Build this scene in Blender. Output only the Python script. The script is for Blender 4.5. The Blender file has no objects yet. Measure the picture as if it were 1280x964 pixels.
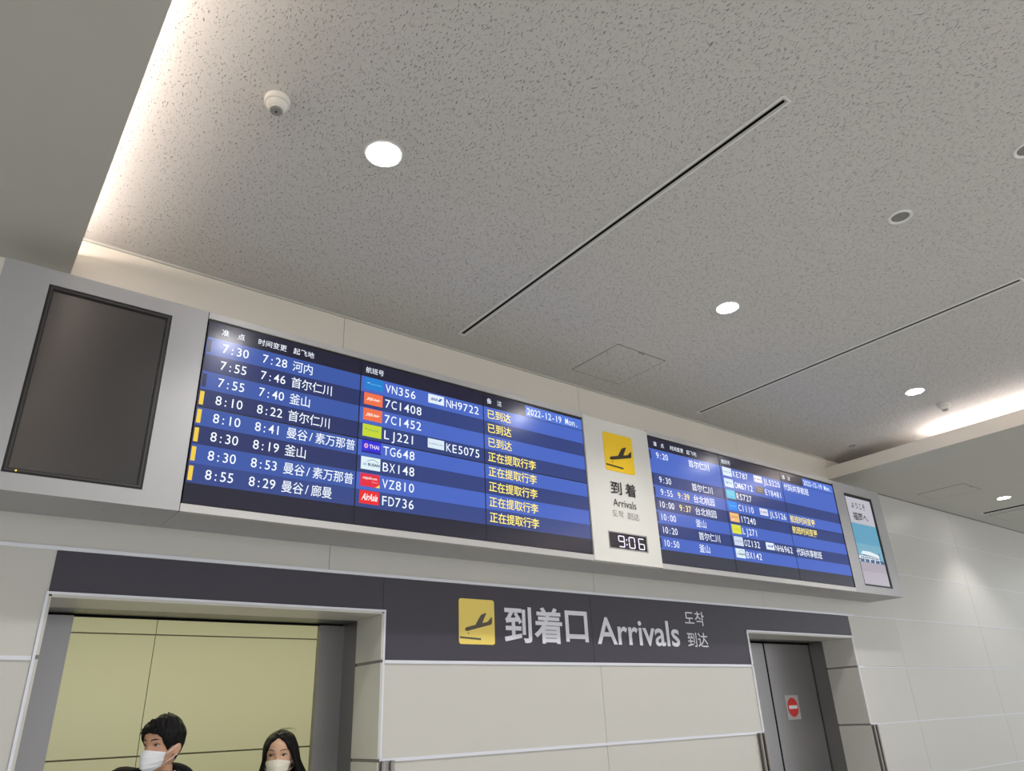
import bpy, bmesh, math, random
from mathutils import Matrix, Vector, noise

C = bpy.context.scene.collection
random.seed(7)
PI = math.pi

# ------------------------------------------------------------------ camera, world, exposure
YAW, PITCH, ROLL = map(math.radians, (38.1846, 24.4623, -2.4469))
EYE = Vector((0.0, -3.8, 1.65))
_f = Vector((math.sin(YAW)*math.cos(PITCH), math.cos(YAW)*math.cos(PITCH), math.sin(PITCH)))
_r = Vector((math.cos(YAW), -math.sin(YAW), 0.0))
_u = _r.cross(_f)
_r2 = math.cos(ROLL)*_r + math.sin(ROLL)*_u
_u2 = -math.sin(ROLL)*_r + math.cos(ROLL)*_u
cam = bpy.data.objects.new('camera', bpy.data.cameras.new('camera'))
C.objects.link(cam)
cam.data.sensor_width = 36.0
cam.data.lens = 914.04/1280*36.0
cam.data.clip_start = 0.05
cam.matrix_world = Matrix(((_r2.x, _u2.x, -_f.x, EYE.x), (_r2.y, _u2.y, -_f.y, EYE.y),
                           (_r2.z, _u2.z, -_f.z, EYE.z), (0, 0, 0, 1)))
sc = bpy.context.scene
sc.camera = cam
sc.view_settings.view_transform = 'Standard'
sc.view_settings.look = 'None'
sc.view_settings.gamma = 1.0
sc.view_settings.use_curve_mapping = False
sc.view_settings.exposure = 0.0
world = bpy.data.worlds.new('added_hall_fill')  # even ambient fill for the unseen rest of the hall
sc.world = world
world.use_nodes = True
world.node_tree.nodes['Background'].inputs[0].default_value = (0.95, 0.97, 1.0, 1)
world.node_tree.nodes['Background'].inputs[1].default_value = 1.50

DOWNLIGHT_W = 140.0        # each ceiling downlight
COVE_E = 46.0              # strip lamps in the ceiling coves
CORRIDOR_W = 70.0         # lamp in the corridor behind the doors

def lamp(name, kind, loc, energy, color=(1, 1, 1), rot=(0, 0, 0), **kw):
    l = bpy.data.lights.new(name, kind)
    l.energy = energy
    l.color = color
    for k, v in kw.items():
        setattr(l, k, v)
    o = bpy.data.objects.new(name, l)
    o.location = loc
    o.rotation_euler = rot
    C.objects.link(o)
    return o

# spots without fixtures, added out of view to light the wall and floor
for lx in (-1.3, 1.2, 3.65, 6.1, 8.6):
    for ly in (-5.2, -8.4):
        lamp('added_hall_fill', 'SPOT', (lx, ly, 3.98), DOWNLIGHT_W*1.5, (1.0, 0.98, 0.95), spot_size=math.radians(130), spot_blend=0.9, shadow_soft_size=0.09)
lamp('corridor_light', 'AREA', (1.9, 1.7, 2.86), CORRIDOR_W, (1.0, 0.985, 0.60), shape='RECTANGLE', size=5.0, size_y=1.0)

# ------------------------------------------------------------------ materials
def lin(c):
    return c/12.92 if c <= 0.04045 else ((c+0.055)/1.055)**2.4
def rgb(r, g, b):
    return (lin(r/255), lin(g/255), lin(b/255), 1.0)

def mat(name, col, rough=0.5, metal=0.0, emit=None, es=1.0, spec=0.5, bump=None, var=0.0, aniso=None):
    m = bpy.data.materials.new(name)
    m.use_nodes = True
    nt = m.node_tree
    b = nt.nodes['Principled BSDF']
    b.inputs['Base Color'].default_value = col
    b.inputs['Roughness'].default_value = rough
    b.inputs['Metallic'].default_value = metal
    b.inputs['Specular IOR Level'].default_value = spec
    if emit:
        b.inputs['Emission Color'].default_value = emit
        b.inputs['Emission Strength'].default_value = es
    if var or bump:
        tc = nt.nodes.new('ShaderNodeTexCoord')
        mp = nt.nodes.new('ShaderNodeMapping')
        nt.links.new(tc.outputs['Object'], mp.inputs[0])
        if aniso:
            mp.inputs['Scale'].default_value = aniso
        n = nt.nodes.new('ShaderNodeTexNoise')
        n.inputs['Scale'].default_value = bump[0] if bump else 6.0
        n.inputs['Detail'].default_value = 4
        nt.links.new(mp.outputs[0], n.inputs['Vector'])
        if var:
            mx = nt.nodes.new('ShaderNodeMix')
            mx.data_type = 'RGBA'
            mx.inputs[6].default_value = tuple(c*(1-var) for c in col[:3])+(1,)
            mx.inputs[7].default_value = tuple(min(1, c*(1+var)) for c in col[:3])+(1,)
            nt.links.new(n.outputs[0], mx.inputs[0])
            nt.links.new(mx.outputs[2], b.inputs['Base Color'])
        if bump:
            bp = nt.nodes.new('ShaderNodeBump')
            bp.inputs['Strength'].default_value = bump[1]
            bp.inputs['Distance'].default_value = 0.002
            nt.links.new(n.outputs[0], bp.inputs['Height'])
            nt.links.new(bp.outputs[0], b.inputs['Normal'])
    return m

def ceiling_board():
    """mineral-fibre ceiling board: worm-like fissures pressed into a matt grey-white sheet"""
    m = mat('fissured_ceiling_board', (0.62, 0.61, 0.585, 1), 0.95, spec=0.1)
    nt = m.node_tree
    b = nt.nodes['Principled BSDF']
    tc = nt.nodes.new('ShaderNodeTexCoord')
    wob = nt.nodes.new('ShaderNodeTexNoise')
    wob.inputs['Scale'].default_value = 28
    add = nt.nodes.new('ShaderNodeVectorMath'); add.operation = 'MULTIPLY_ADD'
    add.inputs[1].default_value = (0.022, 0.022, 0)
    nt.links.new(tc.outputs['Object'], wob.inputs['Vector'])
    nt.links.new(wob.outputs['Color'], add.inputs[0])
    nt.links.new(tc.outputs['Object'], add.inputs[2])
    hs = []
    for ang, scl, lo, hi in ((0.35, (165, 50, 1), 0.665, 0.72), (-0.25, (150, 44, 1), 0.68, 0.735), (0.9, (210, 120, 1), 0.70, 0.76)):
        mp = nt.nodes.new('ShaderNodeMapping')
        mp.inputs['Rotation'].default_value = (0, 0, ang)
        mp.inputs['Scale'].default_value = scl
        nt.links.new(add.outputs[0], mp.inputs[0])
        n = nt.nodes.new('ShaderNodeTexNoise')
        n.inputs['Scale'].default_value = 1.0
        n.inputs['Detail'].default_value = 1.0
        nt.links.new(mp.outputs[0], n.inputs['Vector'])
        r = nt.nodes.new('ShaderNodeMapRange')
        r.inputs[1].default_value = lo; r.inputs[2].default_value = hi
        nt.links.new(n.outputs[0], r.inputs[0])
        hs.append(r.outputs[0])
    mx = nt.nodes.new('ShaderNodeMath'); mx.operation = 'MAXIMUM'
    nt.links.new(hs[0], mx.inputs[0]); nt.links.new(hs[1], mx.inputs[1])
    mx2 = nt.nodes.new('ShaderNodeMath'); mx2.operation = 'MAXIMUM'
    nt.links.new(mx.outputs[0], mx2.inputs[0]); nt.links.new(hs[2], mx2.inputs[1])
    inv = nt.nodes.new('ShaderNodeMath'); inv.operation = 'SUBTRACT'
    inv.inputs[0].default_value = 1.0
    nt.links.new(mx2.outputs[0], inv.inputs[1])
    bp = nt.nodes.new('ShaderNodeBump')
    bp.inputs['Strength'].default_value = 1.0
    bp.inputs['Distance'].default_value = 0.004
    nt.links.new(inv.outputs[0], bp.inputs['Height'])
    nt.links.new(bp.outputs[0], b.inputs['Normal'])
    mc = nt.nodes.new('ShaderNodeMix'); mc.data_type = 'RGBA'
    mc.inputs[6].default_value = (0.62, 0.61, 0.585, 1)
    mc.inputs[7].default_value = (0.33, 0.32, 0.31, 1)
    nt.links.new(mx2.outputs[0], mc.inputs[0])
    nt.links.new(mc.outputs[2], b.inputs['Base Color'])
    return m

M = {}
M['ceiling'] = ceiling_board()
M['soffit'] = mat('painted_soffit', (0.55, 0.545, 0.50, 1), 0.8, spec=0.2, var=0.02)
M['panel'] = mat('cream_wall_panel', (0.565, 0.553, 0.512, 1), 0.36, spec=0.45, var=0.012)
M['lit_fascia'] = mat('fascia_paint_with_light', (0.80, 0.745, 0.655, 1), 0.6)  # light missing on the lip and upper wall is put into this colour
M['core'] = mat('panel_joint_shadow_gap', (0.25, 0.24, 0.22, 1), 0.8)
M['aluminium'] = mat('satin_aluminium', (0.68, 0.69, 0.74, 1), 0.38, 0.35)
M['charcoal'] = mat('charcoal_sign_panel', rgb(62, 59, 70), 0.42, spec=0.4, var=0.02)
M['silver'] = mat('silver_housing_paint', (0.42, 0.42, 0.43, 1), 0.42, 0.25, var=0.015)
M['rail'] = mat('silver_rail', (0.52, 0.51, 0.505, 1), 0.4, 0.2)
M['white'] = mat('white_sign_panel', (0.66, 0.65, 0.61, 1), 0.55, bump=(1.0, 0.25), aniso=(1, 1, 420))
M['black'] = mat('black_plastic', (0.012, 0.012, 0.013, 1), 0.35)
M['void'] = mat('dark_slot', (0.006, 0.006, 0.006, 1), 0.9, spec=0.05)
M['tv'] = mat('dark_lcd_glass', (0.012, 0.010, 0.011, 1), 0.22, spec=0.8)
M['tv'].node_tree.nodes['Principled BSDF'].inputs['Coat Weight'].default_value = 0.85
M['tv'].node_tree.nodes['Principled BSDF'].inputs['Coat Roughness'].default_value = 0.22
M['tv'].node_tree.nodes['Principled BSDF'].inputs['Coat IOR'].default_value = 1.7
M['bezel_lip'] = mat('dark_bezel_lip', (0.05, 0.043, 0.043, 1), 0.4)
M['steel'] = mat('brushed_steel', (0.24, 0.237, 0.225, 1), 0.36, 0.85, bump=(1.0, 0.15), aniso=(300, 300, 2))
M['door'] = mat('steel_door_leaf', (0.27, 0.262, 0.265, 1), 0.34, 0.75, bump=(1.0, 0.12), aniso=(260, 260, 1.5))
M['guard'] = mat('brown_grey_steel', (0.30, 0.27, 0.25, 1), 0.3, 0.9)
M['floor'] = mat('floor_tile', (0.50, 0.49, 0.46, 1), 0.3, var=0.04)
M['yellow'] = mat('yellow_pictogram', rgb(240, 198, 22), 0.5)
M['yellowpale'] = mat('yellow_pictogram_faded', rgb(242, 216, 108), 0.5)
M['ink'] = mat('black_ink', (0.02, 0.02, 0.02, 1), 0.6)
M['plane'] = mat('dark_brown_ink', rgb(48, 40, 24), 0.6)
M['greyink'] = mat('pale_grey_lettering', rgb(226, 226, 234), 0.5)
M['plastic'] = mat('white_plastic', (0.78, 0.76, 0.70, 1), 0.4)
M['plasticgrey'] = mat('grey_plastic', (0.30, 0.29, 0.28, 1), 0.5)
M['whitemetal'] = mat('white_painted_metal', (0.80, 0.80, 0.78, 1), 0.4)
M['grille'] = mat('speaker_mesh', (0.24, 0.24, 0.225, 1), 0.7)
M['chrome'] = mat('chrome', (0.8, 0.78, 0.75, 1), 0.15, 1.0)
M['lamp'] = mat('lit_diffuser', (0.9, 0.9, 0.9, 1), 0.5, emit=(1.0, 0.98, 1.0, 1), es=70.0)
M['cove'] = mat('lit_cove_tube', (0.9, 0.9, 0.9, 1), 0.5, emit=(1.0, 0.85, 0.77, 1), es=COVE_E)
M['cove_bright'] = mat('lit_cove_tube_bright', (0.9, 0.9, 0.9, 1), 0.5, emit=(1.0, 0.87, 0.82, 1), es=COVE_E*1.7)
M['red'] = mat('red_sign', rgb(205, 40, 38), 0.5)
M['signgrey'] = mat('grey_sticker', rgb(172, 172, 174), 0.5)
M['signwhite'] = mat('white_sticker', (0.82, 0.8, 0.8, 1), 0.5)

def scr(name, r, g, b, s=1.0, rough=0.20):
    return mat(name, (0.012, 0.012, 0.014, 1), rough, emit=rgb(r, g, b), es=s, spec=0.5)
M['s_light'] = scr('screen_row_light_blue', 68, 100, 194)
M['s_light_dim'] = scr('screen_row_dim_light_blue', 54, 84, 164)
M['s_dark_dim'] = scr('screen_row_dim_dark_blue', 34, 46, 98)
M['s_dark'] = scr('screen_row_dark_blue', 42, 60, 122)
M['s_mid'] = scr('screen_row_middle_blue', 46, 66, 132)
M['s_head'] = scr('screen_header_navy', 20, 18, 44)
M['s_blank'] = scr('screen_blank_navy', 24, 24, 44)
M['s_grey'] = scr('screen_blank_grey', 50, 52, 66)
M['s_date'] = scr('screen_date_blue', 76, 116, 214)
M['t_white'] = scr('screen_white_text', 236, 243, 252, 1.1)
M['t_yellow'] = scr('screen_yellow_text', 255, 234, 104, 1.15)
M['t_bar'] = scr('screen_yellow_marker', 240, 204, 66)
M['t_shade'] = scr('screen_dark_marker', 34, 42, 74)
M['logo'] = {}
def logo(r, g, b):
    k = (r, g, b)
    if k not in M['logo']:
        M['logo'][k] = scr('screen_logo_colour', r, g, b)
    return M['logo'][k]
M['led'] = mat('clock_led', (0.02, 0.02, 0.02, 1), 0.4, emit=rgb(238, 230, 255), es=1.4)
M['ledoff'] = mat('clock_led_window', (0.02, 0.018, 0.025, 1), 0.25)
M['amber'] = mat('standby_led', (0.1, 0.08, 0, 1), 0.4, emit=rgb(255, 210, 60), es=1.5)
M['skin'] = mat('skin', rgb(196, 150, 122), 0.5, var=0.05)
M['skinf'] = mat('skin_fair', rgb(214, 172, 142), 0.45, var=0.04)
M['hair'] = mat('black_hair', (0.004, 0.0035, 0.004, 1), 0.6, spec=0.2, bump=(1.0, 0.6), aniso=(160, 160, 14))
M['cloth'] = mat('black_cloth', (0.007, 0.0065, 0.008, 1), 0.9, spec=0.2, bump=(60, 0.5))
M['jeans'] = mat('dark_trousers', (0.02, 0.022, 0.03, 1), 0.9)
M['shirt'] = mat('white_shirt', (0.75, 0.76, 0.78, 1), 0.8)
M['shoe'] = mat('dark_shoes', (0.02, 0.02, 0.02, 1), 0.5)
M['mask'] = mat('white_mask', (0.78, 0.79, 0.83, 1), 0.8)
M['maskcream'] = mat('cream_mask', (0.76, 0.72, 0.60, 1), 0.8)
M['eyew'] = mat('eye_white', (0.6, 0.57, 0.54, 1), 0.3)
M['eyed'] = mat('dark_iris', (0.02, 0.012, 0.01, 1), 0.2)
M['lash'] = mat('brow_hair', (0.035, 0.022, 0.018, 1), 0.8)
M['lip'] = mat('lips', rgb(176, 104, 96), 0.5)

# ------------------------------------------------------------------ mesh helpers
def link(name, bm, mats, parent=None, smooth=False, recalc=True):
    if recalc:
        bmesh.ops.recalc_face_normals(bm, faces=bm.faces)
    me = bpy.data.meshes.new(name)
    bm.to_mesh(me)
    bm.free()
    for m in (mats if isinstance(mats, (list, tuple)) else [mats]):
        me.materials.append(m)
    if smooth:
        for p in me.polygons:
            p.use_smooth = True
    o = bpy.data.objects.new(name, me)
    C.objects.link(o)
    if parent:
        o.parent = parent
        o.matrix_parent_inverse = Matrix.Translation(-parent.location) if parent.rotation_euler.z == 0 else parent.matrix_basis.inverted()
    return o

def local(name, bm, mats, parent, **kw):
    """a part whose mesh is already in its parent's own coordinates"""
    o = link(name, bm, mats, None, **kw)
    o.parent = parent
    return o

def thing(name, loc, label, cat, group=None, rotz=0.0):
    o = bpy.data.objects.new(name, None)
    C.objects.link(o)
    o.location = loc
    o.rotation_euler = (0, 0, rotz)
    o.empty_display_size = 0.1
    return tag(o, label, cat, group)

def tag(o, label, cat, group=None):
    o['label'] = label
    o['category'] = cat
    if group:
        o['group'] = group
    return o

def struct(name, bm, mats, **kw):
    o = link(name, bm, mats, **kw)
    o['kind'] = 'structure'
    return o

def box(bm, x0, x1, y0, y1, z0, z1, mi=0):
    vs = [bm.verts.new((x, y, z)) for x in (x0, x1) for y in (y0, y1) for z in (z0, z1)]
    for f in ((0, 1, 3, 2), (4, 6, 7, 5), (0, 4, 5, 1), (2, 3, 7, 6), (0, 2, 6, 4), (1, 5, 7, 3)):
        fc = bm.faces.new([vs[i] for i in f])
        fc.material_index = mi

def bev(bm, w=0.002, seg=2):
    bmesh.ops.bevel(bm, geom=list(bm.edges), offset=w, segments=seg, affect='EDGES', clamp_overlap=True)

def lathe(bm, prof, cx=0, cy=0, cz=0, n=40, mi=0, cap=True):
    rings = []
    for r, z in prof:
        rings.append([bm.verts.new((cx+r*math.cos(2*PI*i/n), cy+r*math.sin(2*PI*i/n), cz+z)) for i in range(n)])
    for a, b in zip(rings, rings[1:]):
        for i in range(n):
            f = bm.faces.new((a[i], a[(i+1) % n], b[(i+1) % n], b[i]))
            f.material_index = mi
    if cap:
        for rg in (rings[0], rings[-1]):
            f = bm.faces.new(rg)
            f.material_index = mi

def tube(bm, pts, r, n=8, mi=0):
    pts = [Vector(p) for p in pts]
    rings = []
    for i, p in enumerate(pts):
        d = (pts[min(i+1, len(pts)-1)] - pts[max(i-1, 0)]).normalized()
        a = d.orthogonal().normalized()
        if i and rings:
            a = (prev - prev.dot(d)*d).normalized()
        prev = a
        b = d.cross(a)
        rr = r[i] if isinstance(r, (list, tuple)) else r
        rings.append([bm.verts.new(p + rr*(math.cos(2*PI*k/n)*a + math.sin(2*PI*k/n)*b)) for k in range(n)])
    for a, b in zip(rings, rings[1:]):
        for k in range(n):
            f = bm.faces.new((a[k], a[(k+1) % n], b[(k+1) % n], b[k]))
            f.material_index = mi
    for rg in (rings[0], rings[-1]):
        f = bm.faces.new(rg)
        f.material_index = mi

def plate(bm, pts, y, t=0.002, mi=0):
    """a thin plate parallel to the wall from an outline of (x, z); front at y, back at y+t"""
    fr = [bm.verts.new((x, y, z)) for x, z in pts]
    bk = [bm.verts.new((x, y+t, z)) for x, z in pts]
    for loop in (fr, bk):
        f = bm.faces.new(loop)
        f.material_index = mi
    n = len(pts)
    for i in range(n):
        f = bm.faces.new((fr[i], fr[(i+1) % n], bk[(i+1) % n], bk[i]))
        f.material_index = mi

def rrect(x0, x1, z0, z1, r, n=5):
    out = []
    for cx, cz, a0 in ((x1-r, z1-r, 0), (x0+r, z1-r, 90), (x0+r, z0+r, 180), (x1-r, z0+r, 270)):
        for i in range(n+1):
            a = math.radians(a0+90*i/n)
            out.append((cx+r*math.cos(a), cz+r*math.sin(a)))
    return out

def disc(cx, cz, rx, rz=None, n=40):
    rz = rz or rx
    return [(cx+rx*math.cos(2*PI*i/n), cz+rz*math.sin(2*PI*i/n)) for i in range(n)]

def cut(x0, x1, z0, z1, holes):
    """rectangles that tile x0..x1, z0..z1 without the holes"""
    xs = sorted({x0, x1, *[h[0] for h in holes if x0 < h[0] < x1], *[h[1] for h in holes if x0 < h[1] < x1]})
    out = []
    for a, b in zip(xs, xs[1:]):
        m = (a+b)/2
        zc = z0
        for h in sorted([h for h in holes if h[0] <= m <= h[1] and h[3] > z0 and h[2] < z1], key=lambda h: h[2]):
            if h[2] > zc:
                out.append((a, b, zc, h[2]))
            zc = max(zc, h[3])
        if zc < z1:
            out.append((a, b, zc, z1))
    return out

# glyphs of Blender's own built-in font, cached as flat meshes
_G = {}
def glyph(ch, bold=0.0):
    k = (ch, bold)
    if k not in _G:
        cu = bpy.data.curves.new('lettering', 'FONT')
        cu.body = ch
        cu.offset = bold
        cu.resolution_u = 3
        o = bpy.data.objects.new('lettering', cu)
        C.objects.link(o)
        me = bpy.data.meshes.new_from_object(o.evaluated_get(bpy.context.evaluated_depsgraph_get()))
        vs = [tuple(v.co[:2]) for v in me.vertices]
        fs = [tuple(p.vertices) for p in me.polygons]
        bpy.data.objects.remove(o)
        bpy.data.curves.remove(cu)
        bpy.data.meshes.remove(me)
        _G[k] = (vs, fs)
    return _G[k]

def put(bm, vs, fs, sx, sz, ox, oz, y, mi=0, slant=0.0):
    nv = [bm.verts.new((ox+(a+slant*b)*sx, y, oz+b*sz)) for a, b in vs]
    for f in fs:
        try:
            fc = bm.faces.new([nv[i] for i in f])
            fc.material_index = mi
        except ValueError:
            pass

def fit(bm, s, x0, x1, z0, z1, y, mi=0, bold=0.0, slant=0.0):
    """a string stretched to exactly fill a box on the plane y"""
    vs, fs = glyph(s, bold)
    if not vs:
        return
    xs = [a+slant*b for a, b in vs]; zs = [b for a, b in vs]
    sx = (x1-x0)/(max(xs)-min(xs)); sz = (z1-z0)/(max(zs)-min(zs))
    put(bm, vs, fs, sx, sz, x0-min(xs)*sx, z0-min(zs)*sz, y, mi, slant)

CAPH = 0.73
def mono(bm, s, x0, pitch, z0, h, y, mi=0, bold=0.002, wide=1.0):
    """fixed-pitch latin letters, cap height h"""
    for i, ch in enumerate(s):
        if ch == ' ':
            continue
        vs, fs = glyph(ch, bold)
        xs = [a for a, b in vs]
        w = max(xs)-min(xs)
        sz = h/CAPH
        sx = min(sz*wide, pitch*0.84/max(w, 0.001))
        cx = x0+pitch*(i+0.45)
        put(bm, vs, fs, sx, sz, cx-(max(xs)+min(xs))/2*sx, z0, y, mi)

def han(bm, s, x0, pitch, z0, h, y, mi=0, bold=0.003):
    """square characters, one per cell"""
    for i, ch in enumerate(s):
        if ch in ' \u3000':
            continue
        vs, fs = glyph(ch, bold)
        xs = [a for a, b in vs]; zs = [b for a, b in vs]
        k = h/0.92
        kx = min(k, pitch*0.98/0.96)
        put(bm, vs, fs, kx, k, x0+pitch*i+(pitch-0.98*kx)/2, z0+0.07*k, y, mi)

def lettering(name, parent, m, build):
    bm = bmesh.new()
    build(bm)
    return link(name, bm, m, parent, recalc=False) if bm.faces else None

# ------------------------------------------------------------------ measures of the place
CEIL, SOFF, LIP = 4.007, 3.775, 3.904
LSOF, RSOF = 0.176, 7.098              # edges of the two lower soffits
D1 = (0.386, 2.009, 2.218)             # left doorway: x0, x1, head
D2 = (5.302, 6.889, 2.218)
BAND = (0.383, 6.903, 1.965, 2.41)
BY = -0.351                            # front of the display housing
ZJ = (0.54, 1.01, 1.477, 1.9605, 2.415, 2.891, 3.355)
XJ = (-2.25, -0.31, 1.667, 3.64, 5.61, 7.79, 9.77, 11.75, 13.73)

# ------------------------------------------------------------------ setting
bm = bmesh.new(); box(bm, -7, 16, -13, 3.3, -0.1, 0); struct('floor', bm, M['floor'])

bm = bmesh.new(); box(bm, -1.0, 7.9, -13, 0.05, CEIL, CEIL+0.06); struct('ceiling', bm, M['ceiling'])

def soffit(name, edge, far, s):
    bm = bmesh.new()
    xs_ = [edge, edge - s*0.022, edge - s*0.75, edge - s*0.78, far]
    zt = [LIP, SOFF+0.02, CEIL-0.002, SOFF+0.02]
    up, dn = [], []                      # one closed section swept along the hall
    for (a, b), z in zip(zip(xs_, xs_[1:]), zt):
        up += [(a, z), (b, z)]
    sec = [(edge, SOFF)] + up + [(far, SOFF)]
    fr = [bm.verts.new((x, 0.0, z)) for x, z in sec]
    bk = [bm.verts.new((x, -13.0, z)) for x, z in sec]
    bm.faces.new(fr); bm.faces.new(bk)
    for i in range(len(sec)):
        bm.faces.new((fr[i], fr[(i+1) % len(sec)], bk[(i+1) % len(sec)], bk[i]))
    bm.faces.ensure_lookup_table()
    for f in bm.faces:
        if all(abs(v.co.x-edge) < 1e-4 for v in f.verts):
            f.material_index = 1
    return struct(name, bm, [M['soffit'], M['lit_fascia']])
soffit('ceiling_left', LSOF, -7.0, 1)
soffit('ceiling_right', RSOF, 16.0, -1)

# facade: cream panels on a dark backing, holes for the doorways and the charcoal band
holes = [(D1[0], D1[1], 0, D1[2]), (D2[0], D2[1], 0, D2[2])]
bandh = [(BAND[0], BAND[1], BAND[2], BAND[3])]
bm = bmesh.new()
for r in cut(-7, 16, 0, CEIL+0.05, holes):
    box(bm, r[0], r[1], 0.012, 0.47, r[2], r[3], 1)
G = 0.003
zs = (0.0,)+ZJ+(CEIL,); xs = (-7.0,)+XJ+(16.0,)
for a, b in zip(xs, xs[1:]):
    for c, d in zip(zs, zs[1:]):
        if c > 3.3 and b < 7.8 and a > 0 or (a < 0 < b and c > 3.3):   # wall above the housing, its colour raised for light the lamps don't deliver
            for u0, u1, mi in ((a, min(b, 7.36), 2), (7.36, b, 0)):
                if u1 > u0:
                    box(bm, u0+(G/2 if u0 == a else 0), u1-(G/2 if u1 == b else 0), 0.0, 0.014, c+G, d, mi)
            continue
        for r in cut(a, b, c, d, holes+bandh):
            box(bm, r[0]+(G/2 if r[0] == a else 0), r[1]-(G/2 if r[1] == b else 0), 0.0, 0.014,
                r[2]+(G if r[2] == c else 0), r[3]-(G if r[3] == d else 0), 0)
struct('wall_back', bm, [M['panel'], M['core'], M['lit_fascia']])

n_trim = 0
def trim(bm, m=None):
    global n_trim
    n_trim += 1
    return struct('trim_%d' % n_trim, bm, m or M['aluminium'])
for z, spans, h in ((2.4165, ((-7, 16),), 0.0085), (1.9575, ((-7, D1[0]-.014), (D1[1]+.014, D2[0]-.014), (D2[1]+.014, 16)), 0.0085),
                    (1.477, ((-7, D1[0]-.014), (D1[1]+.014, D2[0]-.014), (D2[1]+.014, 16)), 0.008)):
    bm = bmesh.new()
    for a, b in spans:
        box(bm, a, min(b, 7.0), -0.006, 0.004, z-h, z+h)
        if b == 16:
            box(bm, 7.0, 16, -0.003, 0.004, z-0.0035, z+0.0035)
    trim(bm)
for z in (2.891, 3.355, 1.01, 0.54):
    bm = bmesh.new()
    for a, b in ((-7, D1[0]-.014), (D1[1]+.014, D2[0]-.014), (D2[1]+.014, 16)):
        box(bm, a, b, -0.002, 0.004, z-0.0035, z+0.0035)
    trim(bm)
bm = bmesh.new(); box(bm, LSOF, RSOF, -0.012, 0.001, CEIL-0.012, CEIL); trim(bm, M['soffit'])
bm = bmesh.new(); box(bm, RSOF, 16, -0.012, 0.001, SOFF-0.01, SOFF); trim(bm, M['core'])
for k, d in enumerate((D1, D2)):         # aluminium edges of the doorways
    bm = bmesh.new()
    w = 0.0115
    box(bm, d[0]-w, d[0], -0.008, 0.02, 0, d[2]+w)
    box(bm, d[1], d[1]+w, -0.008, 0.02, 0, d[2]+w)
    box(bm, d[0]-w, d[1]+w, -0.009, 0.02, d[2], d[2]+w)
    trim(bm)
    bm = bmesh.new()                      # cream lining of the reveal in panels, with shadow gaps
    dep = 0.30
    for x0, x1 in ((d[0], d[0]+0.012), (d[1]-0.012, d[1])):
        for c, e in zip((0, .54, 1.01, 1.477, 1.9605), (.54, 1.01, 1.477, 1.9605, d[2])):
            box(bm, x0, x1, -0.006, dep, c+0.008, e-0.008)
        box(bm, x0+.0005 if x0 < d[0]+.001 else x0+.006, x1-.0005 if x1 > d[1]-.001 else x1-.006, 0.004, dep-.002, 0, d[2], 1)
    box(bm, d[0]+0.012, d[1]-0.012, -0.006, dep, d[2]-0.012, d[2])
    trim(bm, [M['panel'], M['core']])

# metal door frames and leaves
bm = bmesh.new()
a, b, h = D1
box(bm, a, a+0.012, 0.30, 0.55, 0, h); box(bm, b-0.012, b, 0.30, 0.55, 0, h)
box(bm, a+0.012, b-0.012, 0.30, 0.55, h-0.014, h)
door1 = struct('door_1', bm, M['steel'])
bm = bmesh.new(); box(bm, a+0.012, a+0.175, 0.47, 0.51, 0, h-0.024); link('sliding_leaf', bm, M['door'], door1)
bm = bmesh.new(); box(bm, b-0.165, b-0.012, 0.47, 0.51, 0, h-0.024); link('sliding_leaf', bm, M['door'], door1)
bm = bmesh.new(); box(bm, a+0.012, b-0.012, 0.49, 0.515, h-0.024, h-0.014); link('door_track', bm, M['void'], door1)

a, b, h = D2
bm = bmesh.new()
box(bm, a, a+0.012, 0.30, 0.52, 0, h); box(bm, b-0.012, b, 0.30, 0.52, 0, h)
box(bm, a+0.012, b-0.012, 0.30, 0.52, h-0.014, h)
door2 = struct('door_2', bm, M['steel'])
mid = 6.15
bm = bmesh.new(); box(bm, mid+0.004, b-0.02, 0.45, 0.49, 0, h-0.03); bev(bm, 0.004); link('sliding_leaf', bm, M['door'], door2)
bm = bmesh.new(); box(bm, a+0.012, mid-0.004, 0.455, 0.495, 0, h-0.03); bev(bm, 0.004); link('sliding_leaf', bm, M['door'], door2)
bm = bmesh.new(); box(bm, mid-0.005, mid+0.005, 0.452, 0.49, 0, h-0.03); link('door_seal', bm, M['void'], door2)
bm = bmesh.new(); box(bm, a+0.012, b-0.012, 0.44, 0.50, h-0.03, h-0.014); box(bm, b-0.02, b-0.012, 0.46, 0.50, 0, h-.03); link('door_track', bm, M['void'], door2)

# corridor behind the doors
bm = bmesh.new()
for a, b in zip((-4.5, -2.4, -0.44, 1.53, 3.5, 5.5, 7.5), (-2.4, -0.44, 1.53, 3.5, 5.5, 7.5, 9.0)):
    for c, d in zip((0, 0.54, 1.493, 2.40), (0.54, 1.493, 2.40, 2.95)):
        box(bm, a+0.003, b-0.003, 3.1, 3.12, c+0.006, d-0.006, 0)
box(bm, -4.5, 9.0, 3.115, 3.2, 0, 2.95, 1)
struct('wall_corridor', bm, [M['panel'], M['core']])
bm = bmesh.new(); box(bm, -4.6, -4.5, 0.47, 3.2, 0, 2.95); box(bm, 9.0, 9.1, 0.47, 3.2, 0, 2.95); struct('wall_corridor_ends', bm, M['panel'])
bm = bmesh.new(); box(bm, -4.6, 9.1, 0.47, 3.2, 2.95, 3.0); struct('ceiling_corridor', bm, M['soffit'])

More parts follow.
